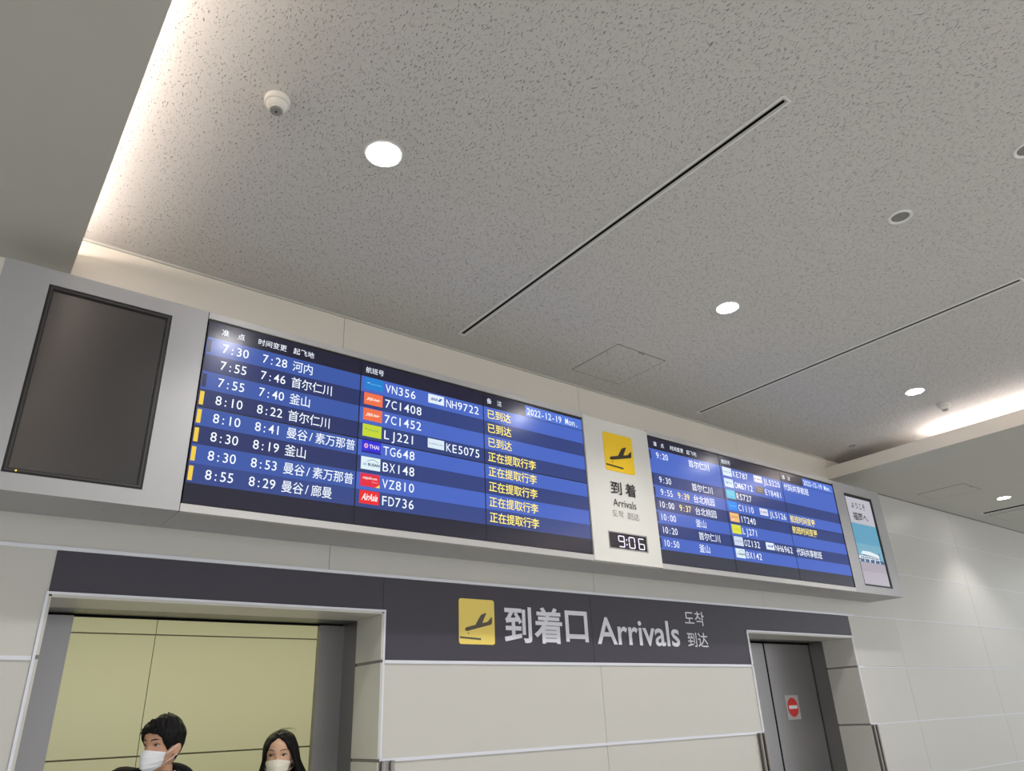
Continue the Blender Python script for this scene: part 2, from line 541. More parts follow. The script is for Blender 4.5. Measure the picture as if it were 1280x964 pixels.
# ------------------------------------------------------------------ cove lamps
def cove_lamp(x, y0, y1, label, m):
    t = thing('cove_lamp', (x, y0, SOFF+0.02), label, 'lamp')
    bm = bmesh.new(); box(bm, x-0.03, x+0.03, y1, y0, SOFF+0.02, SOFF+0.090); link('batten', bm, M['whitemetal'], t)
    bm = bmesh.new()
    tube(bm, [(x, y0-0.01, SOFF+0.108), (x, y1+0.01, SOFF+0.108)], 0.014, 10)
    link('lit_tube', bm, m, t, smooth=False)
cove_lamp(LSOF-0.16, -0.08, -12.5, 'warm strip lamp glowing behind the edge of the left lowered ceiling', M['cove'])
cove_lamp(RSOF+0.16, -1.05, -12.5, 'bright strip lamp glowing behind the lip of the right lowered ceiling', M['cove_bright'])

# ------------------------------------------------------------------ display housing over the doors
hx0, hx1, hz0, hz1 = -0.089, 7.367, 2.556, 3.585
LB = (0.79, 3.324, 2.592, 3.550)       # left board
RB = (3.978, 6.512, 2.592, 3.550)
TV = (0.093, 0.617, 2.629, 3.510)
WS = (6.686, 7.195, 2.623, 3.495)
SG = (3.328, 3.976, hz0+0.004, hz1-0.012)
hs = thing('display_housing', ((hx0+hx1)/2, 0, hz0), 'long silver metal housing on the wall carrying the row of screens above the doors', 'housing')
def fascia(name, x0, x1, z0, z1, holes, m, y0=BY, y1=BY+0.03):
    bm = bmesh.new()
    for r in cut(x0, x1, z0, z1, holes):
        box(bm, r[0], r[1], y0, y1, r[2], r[3])
    bmesh.ops.remove_doubles(bm, verts=bm.verts, dist=1e-5)
    return link(name, bm, m, hs)
fascia('fascia_panel', hx0, 0.781, hz0, hz1, [TV], M['silver'])
fascia('fascia_panel', 6.516, hx1, hz0, hz1, [WS], M['silver'])
fascia('top_rail', 0.784, 6.514, LB[3], hz1, [(SG[0], SG[1], 2, 4)], M['rail'])
fascia('bottom_rail', 0.784, 6.514, hz0, LB[2], [(SG[0], SG[1], 2, 4)], M['rail'])
for x in (0.781, 6.513):
    bm = bmesh.new(); box(bm, x, x+0.003, BY+0.002, BY+0.03, hz0, hz1); link('panel_seam', bm, M['void'], hs)
bm = bmesh.new()
for a, b in ((hx0, 0.782), (0.784, 3.327), (3.329, 5.62), (5.622, hx1)):
    box(bm, a, b, BY+0.03, 0.0, hz0, hz0+0.02)
link('underside', bm, M['silver'], hs)
bm = bmesh.new(); box(bm, hx0, hx1, BY+0.03, 0.0, hz1-0.02, hz1); link('top_cover', bm, M['silver'], hs)
for x in (hx0, hx1-0.02):
    bm = bmesh.new(); box(bm, x, x+0.02, BY+0.03, 0.0, hz0+0.02, hz1-0.02); link('end_cap', bm, M['silver'], hs)
for x in (0.50, 0.66):
    bm = bmesh.new(); lathe(bm, [(0.004, 0.0), (0.004, -0.002)], x, -0.22, hz0, 10); link('screw', bm, M['plasticgrey'], hs)

def screen_thing(name, rect, label, bw, inset=0.010):
    t = thing(name, ((rect[0]+rect[1])/2, BY+0.05, rect[2]), label, 'screen')
    x0, x1, z0, z1 = rect
    bm = bmesh.new()
    for r in cut(x0+.001, x1-.001, z0+.001, z1-.001, [(x0+bw, x1-bw, z0+bw, z1-bw)]):
        box(bm, r[0], r[1], BY+0.004, BY+0.07, r[2], r[3])
    link('bezel', bm, M['black'], t)
    return t
tv = screen_thing('portrait_screen', TV, 'switched-off dark portrait screen at the left end of the silver housing', 0.022)
bm = bmesh.new(); box(bm, TV[0]+.022, TV[1]-.022, BY+0.012, BY+0.05, TV[2]+.022, TV[3]-.022); link('dark_screen', bm, M['tv'], tv)
bm = bmesh.new()
for r in cut(TV[0]+.010, TV[1]-.010, TV[2]+.010, TV[3]-.010, [(TV[0]+.017, TV[1]-.017, TV[2]+.017, TV[3]-.017)]):
    box(bm, r[0], r[1], BY+0.001, BY+0.005, r[2], r[3])
link('bezel_lip', bm, M['bezel_lip'], tv)
bm = bmesh.new(); lathe(bm, [(0.0035, 0), (0.0035, 0.003)], 0, 0, 0, 10)
bmesh.ops.rotate(bm, verts=bm.verts, cent=(0, 0, 0), matrix=Matrix.Rotation(PI/2, 3, 'X'))
bmesh.ops.translate(bm, verts=bm.verts, vec=(TV[0]+0.05, BY+0.003, TV[2]+0.012)); link('standby_light', bm, M['amber'], tv)

# ------------------------------------------------------------------ flight boards
RH = 0.0946
PW, PH = 2.534/3, 0.479
YS = BY + 0.006          # screen surface
YT = YS - 0.0012         # what is lit on it
def tile(parent, x0, x1, z0, z1, bg, marks):
    """one airline tile: coloured card plus its lettering and marks, a single mesh"""
    mats = [logo(*bg)]
    bm = bmesh.new()
    put(bm, [(x0, z0), (x1, z0), (x1, z1), (x0, z1)], [(0, 1, 2, 3)], 1, 1, 0, 0, YT, 0)
    W, H = x1-x0, z1-z0
    for mk in marks:
        col = logo(*mk[1])
        if col not in mats:
            mats.append(col)
        mi = mats.index(col)
        if mk[0] == 't':
            _, _, s, a, b, c, d, bold, sl = mk
            fit(bm, s, x0+a*W, x0+b*W, z0+c*H, z0+d*H, YT-0.0008, mi, bold, sl)
        else:
            put(bm, [(x0+a*W, z0+c*H) for a, c in mk[2]], [tuple(range(len(mk[2])))], 1, 1, 0, 0, YT-0.0008, mi)
    return link('airline_tile', bm, mats, parent, recalc=False)

WHT = (238, 244, 252); NAV = (40, 60, 130); RED = (222, 34, 44)
def arc(x0, x1, z, h, w, n=8):
    up = [(x0+(x1-x0)*i/n, z+h*math.sin(PI*i/n)) for i in range(n+1)]
    return up + [(a, c-w) for a, c in reversed(up)]
TILES = {
 'VN': ((20, 126, 206), [('p', (226, 240, 250), [(.10, .52), (.26, .58), (.24, .50)]), ('t', (120, 196, 240), 'Vietnam Airlines', .28, .90, .42, .56, .0, 0)]),
 '7C': ((240, 112, 70), [('t', (255, 236, 226), 'JEJUair', .12, .88, .34, .62, .03, .25)]),
 'LJ': ((196, 214, 44), [('p', (40, 130, 90), [(.14, .60), (.22, .68), (.22, .54)]), ('t', (60, 150, 120), 'JINAIR', .28, .84, .44, .62, .0, .2)]),
 'TG': ((42, 34, 214), [('p', (238, 170, 200), disc(.22, .55, .11, .20, 14)), ('p', (42, 34, 214), disc(.22, .55, .04, .10, 10)), ('t', (240, 224, 246), 'THAI', .38, .90, .38, .70, .02, 0), ('p', (24, 18, 110), [(0, 0), (1, 0), (1, .12), (0, .12)])]),
 'BX': ((222, 240, 246), [('p', (120, 150, 170), arc(.3, .9, .66, .18, .05)), ('t', (90, 130, 190), 'AIR', .10, .30, .30, .50, .01, 0), ('t', (40, 60, 110), 'BUSAN', .36, .96, .30, .54, .03, 0)]),
 'VZ': ((226, 34, 58), [('t', (255, 240, 240), 'vietjetAir.com', .12, .86, .50, .78, .015, .15), ('t', (250, 190, 190), 'Thailand', .58, .90, .34, .44, .0, 0), ('p', (250, 220, 90), [(.78, 0), (1, 0), (1, .26)])]),
 'FD': ((236, 32, 36), [('t', (255, 246, 246), 'AirAsia', .10, .92, .26, .80, .02, .45)]),
 'NH': ((226, 238, 250), [('t', (40, 70, 150), 'ANA', .14, .58, .34, .66, .03, .3), ('p', (30, 90, 180), [(.60, .34), (.74, .34), (.88, .70), (.74, .70)])]),
 'KE': ((220, 234, 246), [('t', (90, 120, 160), 'KOREAN AIR', .08, .92, .40, .56, .0, 0)]),
 'JL': ((222, 226, 246), [('p', (200, 60, 70), disc(.16, .46, .07, .12, 12)), ('t', (80, 76, 110), 'JAL', .34, .90, .32, .62, .02, .2)]),
 'OM': ((206, 226, 246), [('p', (40, 60, 110), [(.16, .66), (.30, .30), (.38, .66), (.30, .52)]), ('t', (120, 150, 190), 'MIAT', .44, .88, .40, .62, .0, 0)]),
 'EY': ((112, 98, 86), [('t', (196, 182, 160), 'ETIHAD', .24, .76, .56, .74, .0, 0), ('t', (196, 182, 160), 'AIRWAYS', .20, .80, .26, .44, .0, 0)]),
 'RS': ((84, 190, 222), [('t', (150, 226, 240), 'AIR SEOUL', .14, .86, .38, .58, .0, 0)]),
 'CI': ((28, 140, 240), [('t', (170, 214, 250), 'CHINA AIRLINES', .20, .82, .40, .54, .0, 0)]),
 'IT': ((244, 190, 122), [('t', (196, 140, 104), 'tigerair', .12, .88, .40, .68, .03, .1), ('p', (255, 240, 220), [(.2, .2), (.4, .2), (.4, .28), (.2, .28)])]),
 'L2': ((222, 226, 56), [('t', (150, 166, 60), 'JINAIR', .22, .78, .38, .56, .0, .2)]),
 'OZ': ((206, 218, 240), [('t', (120, 130, 160), 'ASIANA', .12, .88, .42, .58, .0, 0)]),
}

def flight_board(rect, label, group_rows, blank, dim_first):
    x0, x1, z0, z1 = rect
    t = thing('flight_board', ((x0+x1)/2, BY+0.06, z0), label, 'flight information board')
    rows_top = z0+PH*2 - 0.100       # lower edge of the header
    kinds = group_rows['kinds']      # material name for each of the eight lines
    panels = {}
    for c in range(3):
        for r in range(2):
            a, b = x0+c*PW, x0+(c+1)*PW
            e, f = (z0, z0+PH) if r == 0 else (z0+PH, z1)
            bm = bmesh.new()
            g = 0.0035
            box(bm, a, b, YS+0.0015, YS+0.06, e, f, 0)
            mats = [M['black']]
            def strip(u0, u1, w0, w1, m):
                if m not in mats:
                    mats.append(m)
                w0 = max(w0, e+0.003 + (0.004 if r == 0 else 0)); w1 = min(w1, f-0.003)
                if w1 > w0:
                    put(bm, [(u0, w0), (u1, w0), (u1, w1), (u0, w1)], [(0, 1, 2, 3)], 1, 1, 0, 0, YS, mats.index(m))
            strip(a+g, b-g, rows_top, z1-0.012, M['s_head'])
            for i, k in enumerate(kinds):
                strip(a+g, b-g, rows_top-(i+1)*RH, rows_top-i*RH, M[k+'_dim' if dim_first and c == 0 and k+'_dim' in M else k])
            strip(a+g, b-g, z0, rows_top-8*RH, M[blank])
            panels[c, r] = link('display_panel', bm, mats, t, recalc=False)
    def base(i):                      # text baseline of line i, and the panel row it is on
        return rows_top-(i+1)*RH+0.0255, (1 if i < 4 else 0)
    def txt(name, c, r, m, fn):
        lettering(name, panels[c, r], M[m], fn)
    hz = rows_top+0.026
    for c, s, xa, n, p in ((0, '准\u3000点', .066, 3, .040), (0, '时间变更', .252, 4, .039), (0, '起飞地', .443, 3, .040), (1, '航班号', .872, 3, .039), (2, '备\u3000注', 1.716, 3, .040)):
        for q, w_ in enumerate(s.split('\u3000')):
            txt('column_heading', c, 1, 't_white', lambda bm: han(bm, w_, x0+xa+2*q*p, p, hz, 0.036, YT))
    bm = bmesh.new()
    put(bm, [(x0+2.030, rows_top+.004), (x1-.006, rows_top+.004), (x1-.006, rows_top+.080), (x0+2.030, rows_top+.080)], [(0, 1, 2, 3)], 1, 1, 0, 0, YT, 0)
    link('date_field', bm, M['s_date'], panels[2, 1], recalc=False)
    for w_, q in (('2022-12-19', 0), ('Mon.', 11)):
        txt('date_text', 2, 1, 't_white', lambda bm: mono(bm, w_, x0+2.042+q*.0303, .0303, rows_top+.018, .048, YT-.001))
    for i, sch, chg, chgc, org, fls, st, stc, mark in group_rows['rows']:
        zb, r = base(i)
        pit = .034
        if sch:
            xs_ = x0+(.082 if len(sch) == 4 else .046)
            txt('scheduled_time', 0, r, 't_white', lambda bm: mono(bm, sch, xs_, pit, zb, .050, YT, wide=.95))
        if chg:
            txt('changed_time', 0, r, chgc, lambda bm: mono(bm, chg, x0+(.286 if chgc == 't_white' else .270), pit, zb, .050, YT, wide=.95))
        if org:
            def fo(bm):
                if '/' in org:
                    p_, q_ = org.split('/')
                    han(bm, p_, x0+.447, .0575, zb-.006, .060, YT)
                    mono(bm, '/', x0+.447+.0575*len(p_), .040, zb, .048, YT)
                    han(bm, q_, x0+.447+.0575*len(p_)+.040, .0575, zb-.006, .060, YT)
                else:
                    han(bm, org, x0+(.446 if len(org) > 2 or chg else .432), (.0590 if blank == 's_blank' else .0640), zb-.006, .060, YT)
            txt('origin_name', 0, r, 't_white', fo)
        for j, (tk, num) in enumerate(fls):
            bx = .870 if j == 0 else 1.286
            w = .116 if j == 0 else .112
            h = .072 if j == 0 else .058
            bg, mk = TILES[tk]
            tile(panels[1, r], x0+bx, x0+bx+w, zb-.006 if j == 0 else zb+.002, zb-.006+h if j == 0 else zb+.002+h, bg, mk)
            xn = (1.000 if j == 0 else 1.412)
            txt('flight_number', 1, r, 't_white', lambda bm: mono(bm, num, x0+xn, .0412, zb, .054, YT))
        if st:
            txt('status_text', 2, r, stc, lambda bm: han(bm, st, x0+1.714, .0635, zb-.007, .062, YT, bold=.007))
        bm = bmesh.new()
        put(bm, [(x0+.007, zb-.014), (x0+.027, zb-.014), (x0+.027, zb+.056), (x0+.007, zb+.056)], [(0, 1, 2, 3)], 1, 1, 0, 0, YT, 0)
        link('status_marker', bm, M[mark], panels[0, r], recalc=False)
    return t

W_, Y_ = 't_white', 't_yellow'
left_rows = {'kinds': ['s_light', 's_dark', 's_light', 's_dark', 's_light', 's_dark', 's_light', 's_mid'], 'rows': [
 (0, '7:30', '7:28', W_, '河内', [('VN', 'VN356'), ('NH', 'NH9722')], '已到达', Y_, 't_shade'),
 (1, '7:55', '7:46', W_, '首尔仁川', [('7C', '7C1408')], '已到达', Y_, 't_shade'),
 (2, '7:55', '7:40', W_, '釜山', [('7C', '7C1452')], '已到达', Y_, 't_shade'),
 (3, '8:10', '8:22', W_, '首尔仁川', [('LJ', 'LJ221'), ('KE', 'KE5075')], '正在提取行李', Y_, 't_bar'),
 (4, '8:10', '8:41', W_, '曼谷/素万那普', [('TG', 'TG648')], '正在提取行李', Y_, 't_bar'),
 (5, '8:30', '8:19', W_, '釜山', [('BX', 'BX148')], '正在提取行李', Y_, 't_bar'),
 (6, '8:30', '8:53', W_, '曼谷/素万那普', [('VZ', 'VZ810')], '正在提取行李', Y_, 't_bar'),
 (7, '8:55', '8:29', W_, '曼谷/廊曼', [('FD', 'FD736')], '正在提取行李', Y_, 't_bar')]}
right_rows = {'kinds': ['s_light', 's_light', 's_dark', 's_light', 's_dark', 's_light', 's_dark', 's_light'], 'rows': [
 (0, '9:20', '', W_, '首尔仁川', [('KE', 'KE787'), ('JL', 'JL5220')], '代码共享航班', W_, 't_shade'),
 (1, '', '', W_, '', [('OM', 'OM6712'), ('EY', 'EY8481')], '', W_, 's_light'),
 (2, '9:30', '', W_, '首尔仁川', [('RS', 'RS727')], '', W_, 't_shade'),
 (3, '9:55', '9:39', Y_, '台北桃园', [('CI', 'CI110'), ('JL', 'JL5126')], '航班时间变更', Y_, 't_shade'),
 (4, '10:00', '9:37', Y_, '台北桃园', [('IT', 'IT240')], '航班时间变更', Y_, 't_shade'),
 (5, '10:00', '', W_, '釜山', [('L2', 'LJ271')], '', W_, 't_shade'),
 (6, '10:20', '', W_, '首尔仁川', [('OZ', 'OZ132'), ('NH', 'NH6962')], '代码共享航班', W_, 't_shade'),
 (7, '10:50', '', W_, '釜山', [('BX', 'BX142')], '', W_, 't_shade')]}
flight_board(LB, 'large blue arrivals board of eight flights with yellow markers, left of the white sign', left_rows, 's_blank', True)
flight_board(RB, 'blue arrivals board starting with a 9:20 flight, right of the white sign', right_rows, 's_grey', False)

# ------------------------------------------------------------------ landing pictogram shared by both signs
def landing(parent, x0, x1, z0, z1, y, my, mp):
    W, H = x1-x0, z1-z0
    bm = bmesh.new(); plate(bm, rrect(x0, x1, z0, z1, W*0.06), y, 0.003); pc = link('pictogram', bm, my, parent)
    P = lambda pts: [(x0+a*W, z0+c*H) for a, c in pts]
    bm = bmesh.new()
    body = [(.16, .33), (.17, .295), (.21, .28), (.90, .445), (.925, .48), (.935, .615), (.90, .60), (.80, .505), (.645, .47), (.765, .69), (.735, .70), (.62, .655), (.585, .62), (.45, .425), (.20, .365)]
    fs = bm.faces.new([bm.verts.new((a, y-0.001, c)) for a, c in P(body)])
    fs.normal_update()
    put(bm, P([(.02, .125), (.60, .095), (.60, .135), (.02, .165)]), [(0, 1, 2, 3)], 1, 1, 0, 0, y-0.001)
    put(bm, P(disc(.25, .235, .017, .017, 10)), [tuple(range(10))], 1, 1, 0, 0, y-0.001)
    link('landing_plane', bm, mp, parent, recalc=False)

# white sign between the boards
sg = thing('arrivals_sign', ((SG[0]+SG[1])/2, BY+0.03, SG[2]), 'white ribbed arrivals sign with yellow landing pictogram between the two blue boards', 'sign')
bm = bmesh.new()
for r in cut(SG[0]+.001, SG[1]-.001, SG[2], SG[3], [(3.471, 3.846, 2.649, 2.767)]):
    box(bm, r[0], r[1], BY-0.003, BY+0.04, r[2], r[3])
bmesh.ops.remove_doubles(bm, verts=bm.verts, dist=1e-5)
link('sign_panel', bm, M['white'], sg)
YP = BY-0.006
landing(sg, 3.506, 3.798, 3.198, 3.483, YP, M['yellow'], M['plane'])
lettering('lettering', sg, M['ink'], lambda bm: (fit(bm, '到', 3.534, 3.642, 3.030, 3.122, YP, 0, .015), fit(bm, '着', 3.676, 3.784, 3.030, 3.126, YP, 0, .015)))
lettering('lettering', sg, M['ink'], lambda bm: fit(bm, 'Arrivals', 3.545, 3.770, 2.944, 2.998, YP))
lettering('lettering', sg, M['plasticgrey'], lambda bm: (fit(bm, '도착', 3.530, 3.636, 2.868, 2.918, YP), fit(bm, '到达', 3.674, 3.788, 2.866, 2.916, YP)))

ck = thing('digital_clock', (3.658, BY, 2.649), 'small black digital clock showing 9:06 set in the white sign', 'clock')
bm = bmesh.new()
for r in cut(3.4715, 3.8455, 2.6495, 2.7665, [(3.479, 3.838, 2.657, 2.759)]):
    box(bm, r[0], r[1], BY-0.004, BY+0.04, r[2], r[3])
link('clock_frame', bm, M['plasticgrey'], ck)
bm = bmesh.new(); box(bm, 3.479, 3.838, BY+0.004, BY+0.04, 2.657, 2.759); link('clock_window', bm, M['ledoff'], ck)
SEG = {'a': ((0, 1), (1, 1)), 'b': ((1, 1), (1, .5)), 'c': ((1, .5), (1, 0)), 'd': ((0, 0), (1, 0)), 'e': ((0, .5), (0, 0)), 'f': ((0, 1), (0, .5)), 'g': ((0, .5), (1, .5))}
for xd, segs in ((3.572, 'abcdfg'), (3.672, 'abcdef'), (3.765, 'acdefg')):
    bm = bmesh.new()
    w, h, z0, t = .052, .072, 2.671, .006
    for s in segs:
        (a, b), (c, d) = SEG[s]
        p = Vector((xd+a*w, z0+b*h)); q = Vector((xd+c*w, z0+d*h))
        u = (q-p).normalized(); v = Vector((-u.y, u.x))*t
        p += u*0.004; q -= u*0.004
        plate(bm, [tuple(p+v*.5), tuple(p-u*.003), tuple(p-v*.5), tuple(q-v*.5), tuple(q+u*.003), tuple(q+v*.5)], BY+0.002, 0.002)
    link('digit', bm, M['led'], ck)
bm = bmesh.new()
for z in (2.690, 2.722):
    plate(bm, disc(3.647, z, .0048, n=14), BY+0.002, 0.002)
link('colon', bm, M['led'], ck)

# welcome screen at the right end
ws = screen_thing('welcome_screen', WS, 'narrow portrait screen with a blue airport picture at the right end of the housing', 0.018)
ax0, ax1, az0, az1 = WS[0]+.018, WS[1]-.026, WS[2]+.018, WS[3]-.028
bm = bmesh.new()
mats = [M['black'], logo(184, 182, 192), logo(92, 156, 186), logo(114, 168, 192), logo(168, 160, 172), logo(176, 170, 182)]
box(bm, ax0, WS[1]-.018, BY+0.012, BY+0.05, az0, WS[3]-.018, 0)
def sl(u0, u1, m, y=BY+0.0105):
    put(bm, [(ax0, u0), (ax1, u0), (ax1, u1), (ax0, u1)], [(0, 1, 2, 3)], 1, 1, 0, 0, y, m)
sl(3.212, az1, 1); sl(3.02, 3.212, 2); sl(2.845, 3.02, 3); sl(2.76, 2.845, 4); sl(az0, 2.76, 5)
link('lit_picture', bm, mats, ws, recalc=False)
lettering('lettering', ws, M['ink'], lambda bm: (fit(bm, 'ようこそ', 6.796, 7.046, 3.362, 3.420, BY+0.009, 0, .012), fit(bm, '福岡へ', 6.784, 7.050, 3.244, 3.322, BY+0.009, 0, .016)))
bm = bmesh.new()                          # the terminal building in the picture
mats = [logo(224, 236, 242), logo(84, 110, 146), logo(50, 66, 92), logo(238, 240, 244)]
Yb = BY+0.009
def q4(a, b, c, d, m): put(bm, [(a, c), (b, c), (b, d), (a, d)], [(0, 1, 2, 3)], 1, 1, 0, 0, Yb-0.0004*m, m)
q4(ax0, ax1, 2.846, 2.876, 1)
for i in range(15):
    a = ax0+.006+i*.030
    q4(a, a+.014+.008*random.random(), 2.848, 2.860+.02*random.random(), 2 if i % 3 else 3)
q4(6.74, 7.09, 2.876, 2.905, 0); q4(6.80, 7.06, 2.905, 2.925, 1)
put(bm, [(6.76, 2.92), (7.10, 2.905), (7.08, 2.93), (6.93, 2.952), (6.80, 2.95)], [(0, 1, 2, 3, 4)], 1, 1, 0, 0, Yb-.0012, 0)
for i in range(10):
    a = 6.75+i*.033; q4(a, a+.02, 2.882, 2.898, 2)
q4(7.085, 7.105, 2.89, 2.95, 1); q4(6.715, 6.745, 2.876, 2.898, 3)
link('terminal_picture', bm, mats, ws, recalc=False)

# ------------------------------------------------------------------ charcoal band over the doors
bd = thing('sign_band', (3.643, 0, BAND[2]), 'long charcoal band above both doors with a yellow pictogram and pale arrivals lettering', 'sign')
dholes = [(d[0]-.014, d[1]+.014, 0, d[2]+.014) for d in (D1, D2)]
for a, b in ((BAND[0], 2.0025), (2.0045, 3.585), (3.587, BAND[1])):
    bm = bmesh.new()
    for r in cut(a, b, BAND[2], BAND[3]-.006, dholes):
        box(bm, r[0], r[1], -0.003, 0.012, r[2], r[3])
    bmesh.ops.remove_doubles(bm, verts=bm.verts, dist=1e-5)
    link('band_panel', bm, M['charcoal'], bd)
YB = -0.0062
landing(bd, 2.507, 2.768, 2.060, 2.322, YB, M['yellowpale'], mat('grey_brown_ink', rgb(86, 78, 66), 0.5))
lettering('lettering', bd, M['greyink'], lambda bm: (fit(bm, '到', 2.843, 3.060, 2.076, 2.294, YB, 0, .022), fit(bm, '着', 3.080, 3.318, 2.076, 2.300, YB, 0, .022), fit(bm, '口', 3.345, 3.545, 2.092, 2.290, YB, 0, .022)))
lettering('lettering', bd, M['greyink'], lambda bm: fit(bm, 'Arrivals', 3.626, 4.464, 2.082, 2.262, YB, 0, .014))
lettering('lettering', bd, M['greyink'], lambda bm: fit(bm, '도착', 4.550, 4.778, 2.240, 2.345, YB, 0, .006))
lettering('lettering', bd, M['greyink'], lambda bm: fit(bm, '到达', 4.552, 4.788, 2.084, 2.190, YB, 0, .008))

# no-entry sign on the closed door
ne = thing('no_entry_sign', (6.43, 0.45, 1.54), 'red no-entry sign on a grey sticker on the closed steel door', 'sign')
bm = bmesh.new(); plate(bm, [(6.327, 1.541), (6.533, 1.541), (6.533, 1.744), (6.327, 1.744)], 0.447, 0.003); link('backing', bm, M['signgrey'], ne)
bm = bmesh.new(); plate(bm, disc(6.432, 1.643, .080), 0.4455, 0.0015); link('red_disc', bm, M['red'], ne)
bm = bmesh.new(); plate(bm, [(6.368, 1.630), (6.496, 1.630), (6.496, 1.658), (6.368, 1.658)], 0.4440, 0.0015); link('white_bar', bm, M['signwhite'], ne)

# stainless corner guards beside the doorways
def guard(x, s, label):
    t = thing('corner_guard', (x, 0, 0), label, 'corner guard', 'steel corner guards beside the doors')
    bm = bmesh.new()
    a, b = sorted((x, x+s*0.085))
    box(bm, a, b, -0.012, -0.007, 0.02, 1.475)
    link('backing_strip', bm, M['steel'], t)
    for off in (0.014, 0.066):
        bm = bmesh.new()
        box(bm, x+s*off-.011, x+s*off+.011, -0.030, -0.012, 0.02, 1.475); bev(bm, .006, 3)
        link('rail', bm, M['guard'], t)
    bm = bmesh.new()
    a, b = sorted((x, x-s*0.006))
    box(bm, a, b, -0.010, 0.05, 0.02, 1.475)
    link('corner_flange', bm, M['steel'], t)
guard(D1[1]+0.002, 1, 'steel corner guard at the right side of the open doorway')
guard(D2[0]-0.002, -1, 'steel corner guard at the left edge of the closed steel door')
guard(D2[1]+0.002, 1, 'steel corner guard at the right edge of the closed steel door')

# ------------------------------------------------------------------ things on the ceilings
def downlight(x, y, z, r, label, power=DOWNLIGHT_W, cone=126, soft=0.75):
    t = thing('downlight', (x, y, z), label, 'ceiling light', 'round downlights in the ceilings')
    bm = bmesh.new(); lathe(bm, [(r, 0.0), (r, -0.004), (r-0.004, -0.006), (r-0.010, -0.004), (r-0.012, 0.0)], 0, 0, 0, 48, cap=False); local('trim_ring', bm, M['whitemetal'], t, smooth=True)
    bm = bmesh.new(); lathe(bm, [(r-0.011, -0.0005), (r-0.011, -0.0025)], 0, 0, 0, 48); local('lit_lens', bm, M['lamp'], t)
    lamp('downlight_glow', 'SPOT', (x, y, z-0.02), power, (1.0, 0.97, 0.94), spot_size=math.radians(cone), spot_blend=soft, shadow_soft_size=r*0.8)
downlight(1.172, -1.44, CEIL, 0.088, 'large bright downlight nearest the left smoke detector')
downlight(3.650, -1.44, CEIL, 0.078, 'bright downlight in the middle between the two long slots')
downlight(6.135, -1.44, CEIL, 0.078, 'downlight beside the right-hand smoke detector')
downlight(9.690, -0.69, SOFF, 0.078, 'small downlight in the right lowered ceiling', DOWNLIGHT_W*0.36, 108, 0.5)

def detector(x, y, r, label):
    t = thing('smoke_detector', (x, y, CEIL), label, 'smoke detector', 'ceiling smoke detectors')
    bm = bmesh.new(); lathe(bm, [(r*.97, 0), (r, -.004), (r, -.022), (r*.94, -.026), (r*.90, -.026)], 0, 0, 0, 40); local('base', bm, M['plastic'], t, smooth=False)
    bm = bmesh.new(); lathe(bm, [(r*.88, -.026), (r*.84, -.036), (r*.62, -.046), (r*.5, -.048)], 0, 0, 0, 40); local('body', bm, M['plastic'], t, smooth=True)
    bm = bmesh.new()
    for k in range(10):
        a = 2*PI*k/10
        b2 = bmesh.new(); box(b2, r*.46, r*.50, -.010, .010, -.058, -.047)
        bmesh.ops.rotate(b2, verts=b2.verts, cent=(0, 0, 0), matrix=Matrix.Rotation(a, 3, 'Z'))
        me = bpy.data.meshes.new('tmp'); b2.to_mesh(me); b2.free(); bm.from_mesh(me); bpy.data.meshes.remove(me)
    local('vent_ribs', bm, M['plastic'], t)
    bm = bmesh.new(); lathe(bm, [(r*.40, -.046), (r*.42, -.058)], 0, 0, 0, 30); local('vent_mesh', bm, M['void'], t)
    bm = bmesh.new(); lathe(bm, [(r*.50, -.058), (r*.50, -.062), (r*.44, -.066), (r*.1, -.066)], 0, 0, 0, 30); local('sensor_cap', bm, M['plasticgrey'], t)
    bm = bmesh.new(); lathe(bm, [(r*.09, -.0655), (r*.08, -.069)], 0, 0, 0, 14); local('indicator', bm, M['ink'], t)
detector(0.665, -1.475, 0.052, 'white smoke detector near the bright left cove')
detector(6.640, -1.445, 0.050, 'small smoke detector near the lip of the right lowered ceiling')

def speaker(x, y, label):
    t = thing('ceiling_speaker', (x, y, CEIL), label, 'ceiling speaker', 'round ceiling speakers')
    bm = bmesh.new(); lathe(bm, [(.062, 0), (.062, -.004), (.058, -.008), (.048, -.007), (.044, -.002), (.044, 0)], 0, 0, 0, 40, cap=False); local('rim', bm, M['whitemetal'], t, smooth=True)
    bm = bmesh.new(); lathe(bm, [(.0445, -.001), (.030, -.003), (.004, -.004)], 0, 0, 0, 40); local('grille', bm, M['grille'], t)
speaker(3.648, -2.574, 'round ceiling speaker with grey grille to the right of the long slot')
speaker(3.642, -3.19, 'round ceiling speaker cut by the right edge of the photo')

sp = thing('sprinkler', (6.98, -0.40, CEIL), 'small chrome sprinkler head in the dim ceiling corner by the right lip', 'sprinkler')
bm = bmesh.new(); lathe(bm, [(.030, 0), (.030, -.004), (.012, -.008)], 0, 0, 0, 24); local('escutcheon', bm, M['chrome'], sp, smooth=False)
bm = bmesh.new(); lathe(bm, [(.008, -.006), (.008, -.020), (.004, -.022)], 0, 0, 0, 14)
for s in (-1, 1): tube(bm, [(s*.006, 0, -.018), (s*.012, 0, -.028), (s*.004, 0, -.042)], .0022, 6)
local('frame_arms', bm, M['chrome'], sp)
bm = bmesh.new(); lathe(bm, [(.016, -.042), (.017, -.0445), (.002, -.046)], 0, 0, 0, 20); local('deflector', bm, M['chrome'], sp)

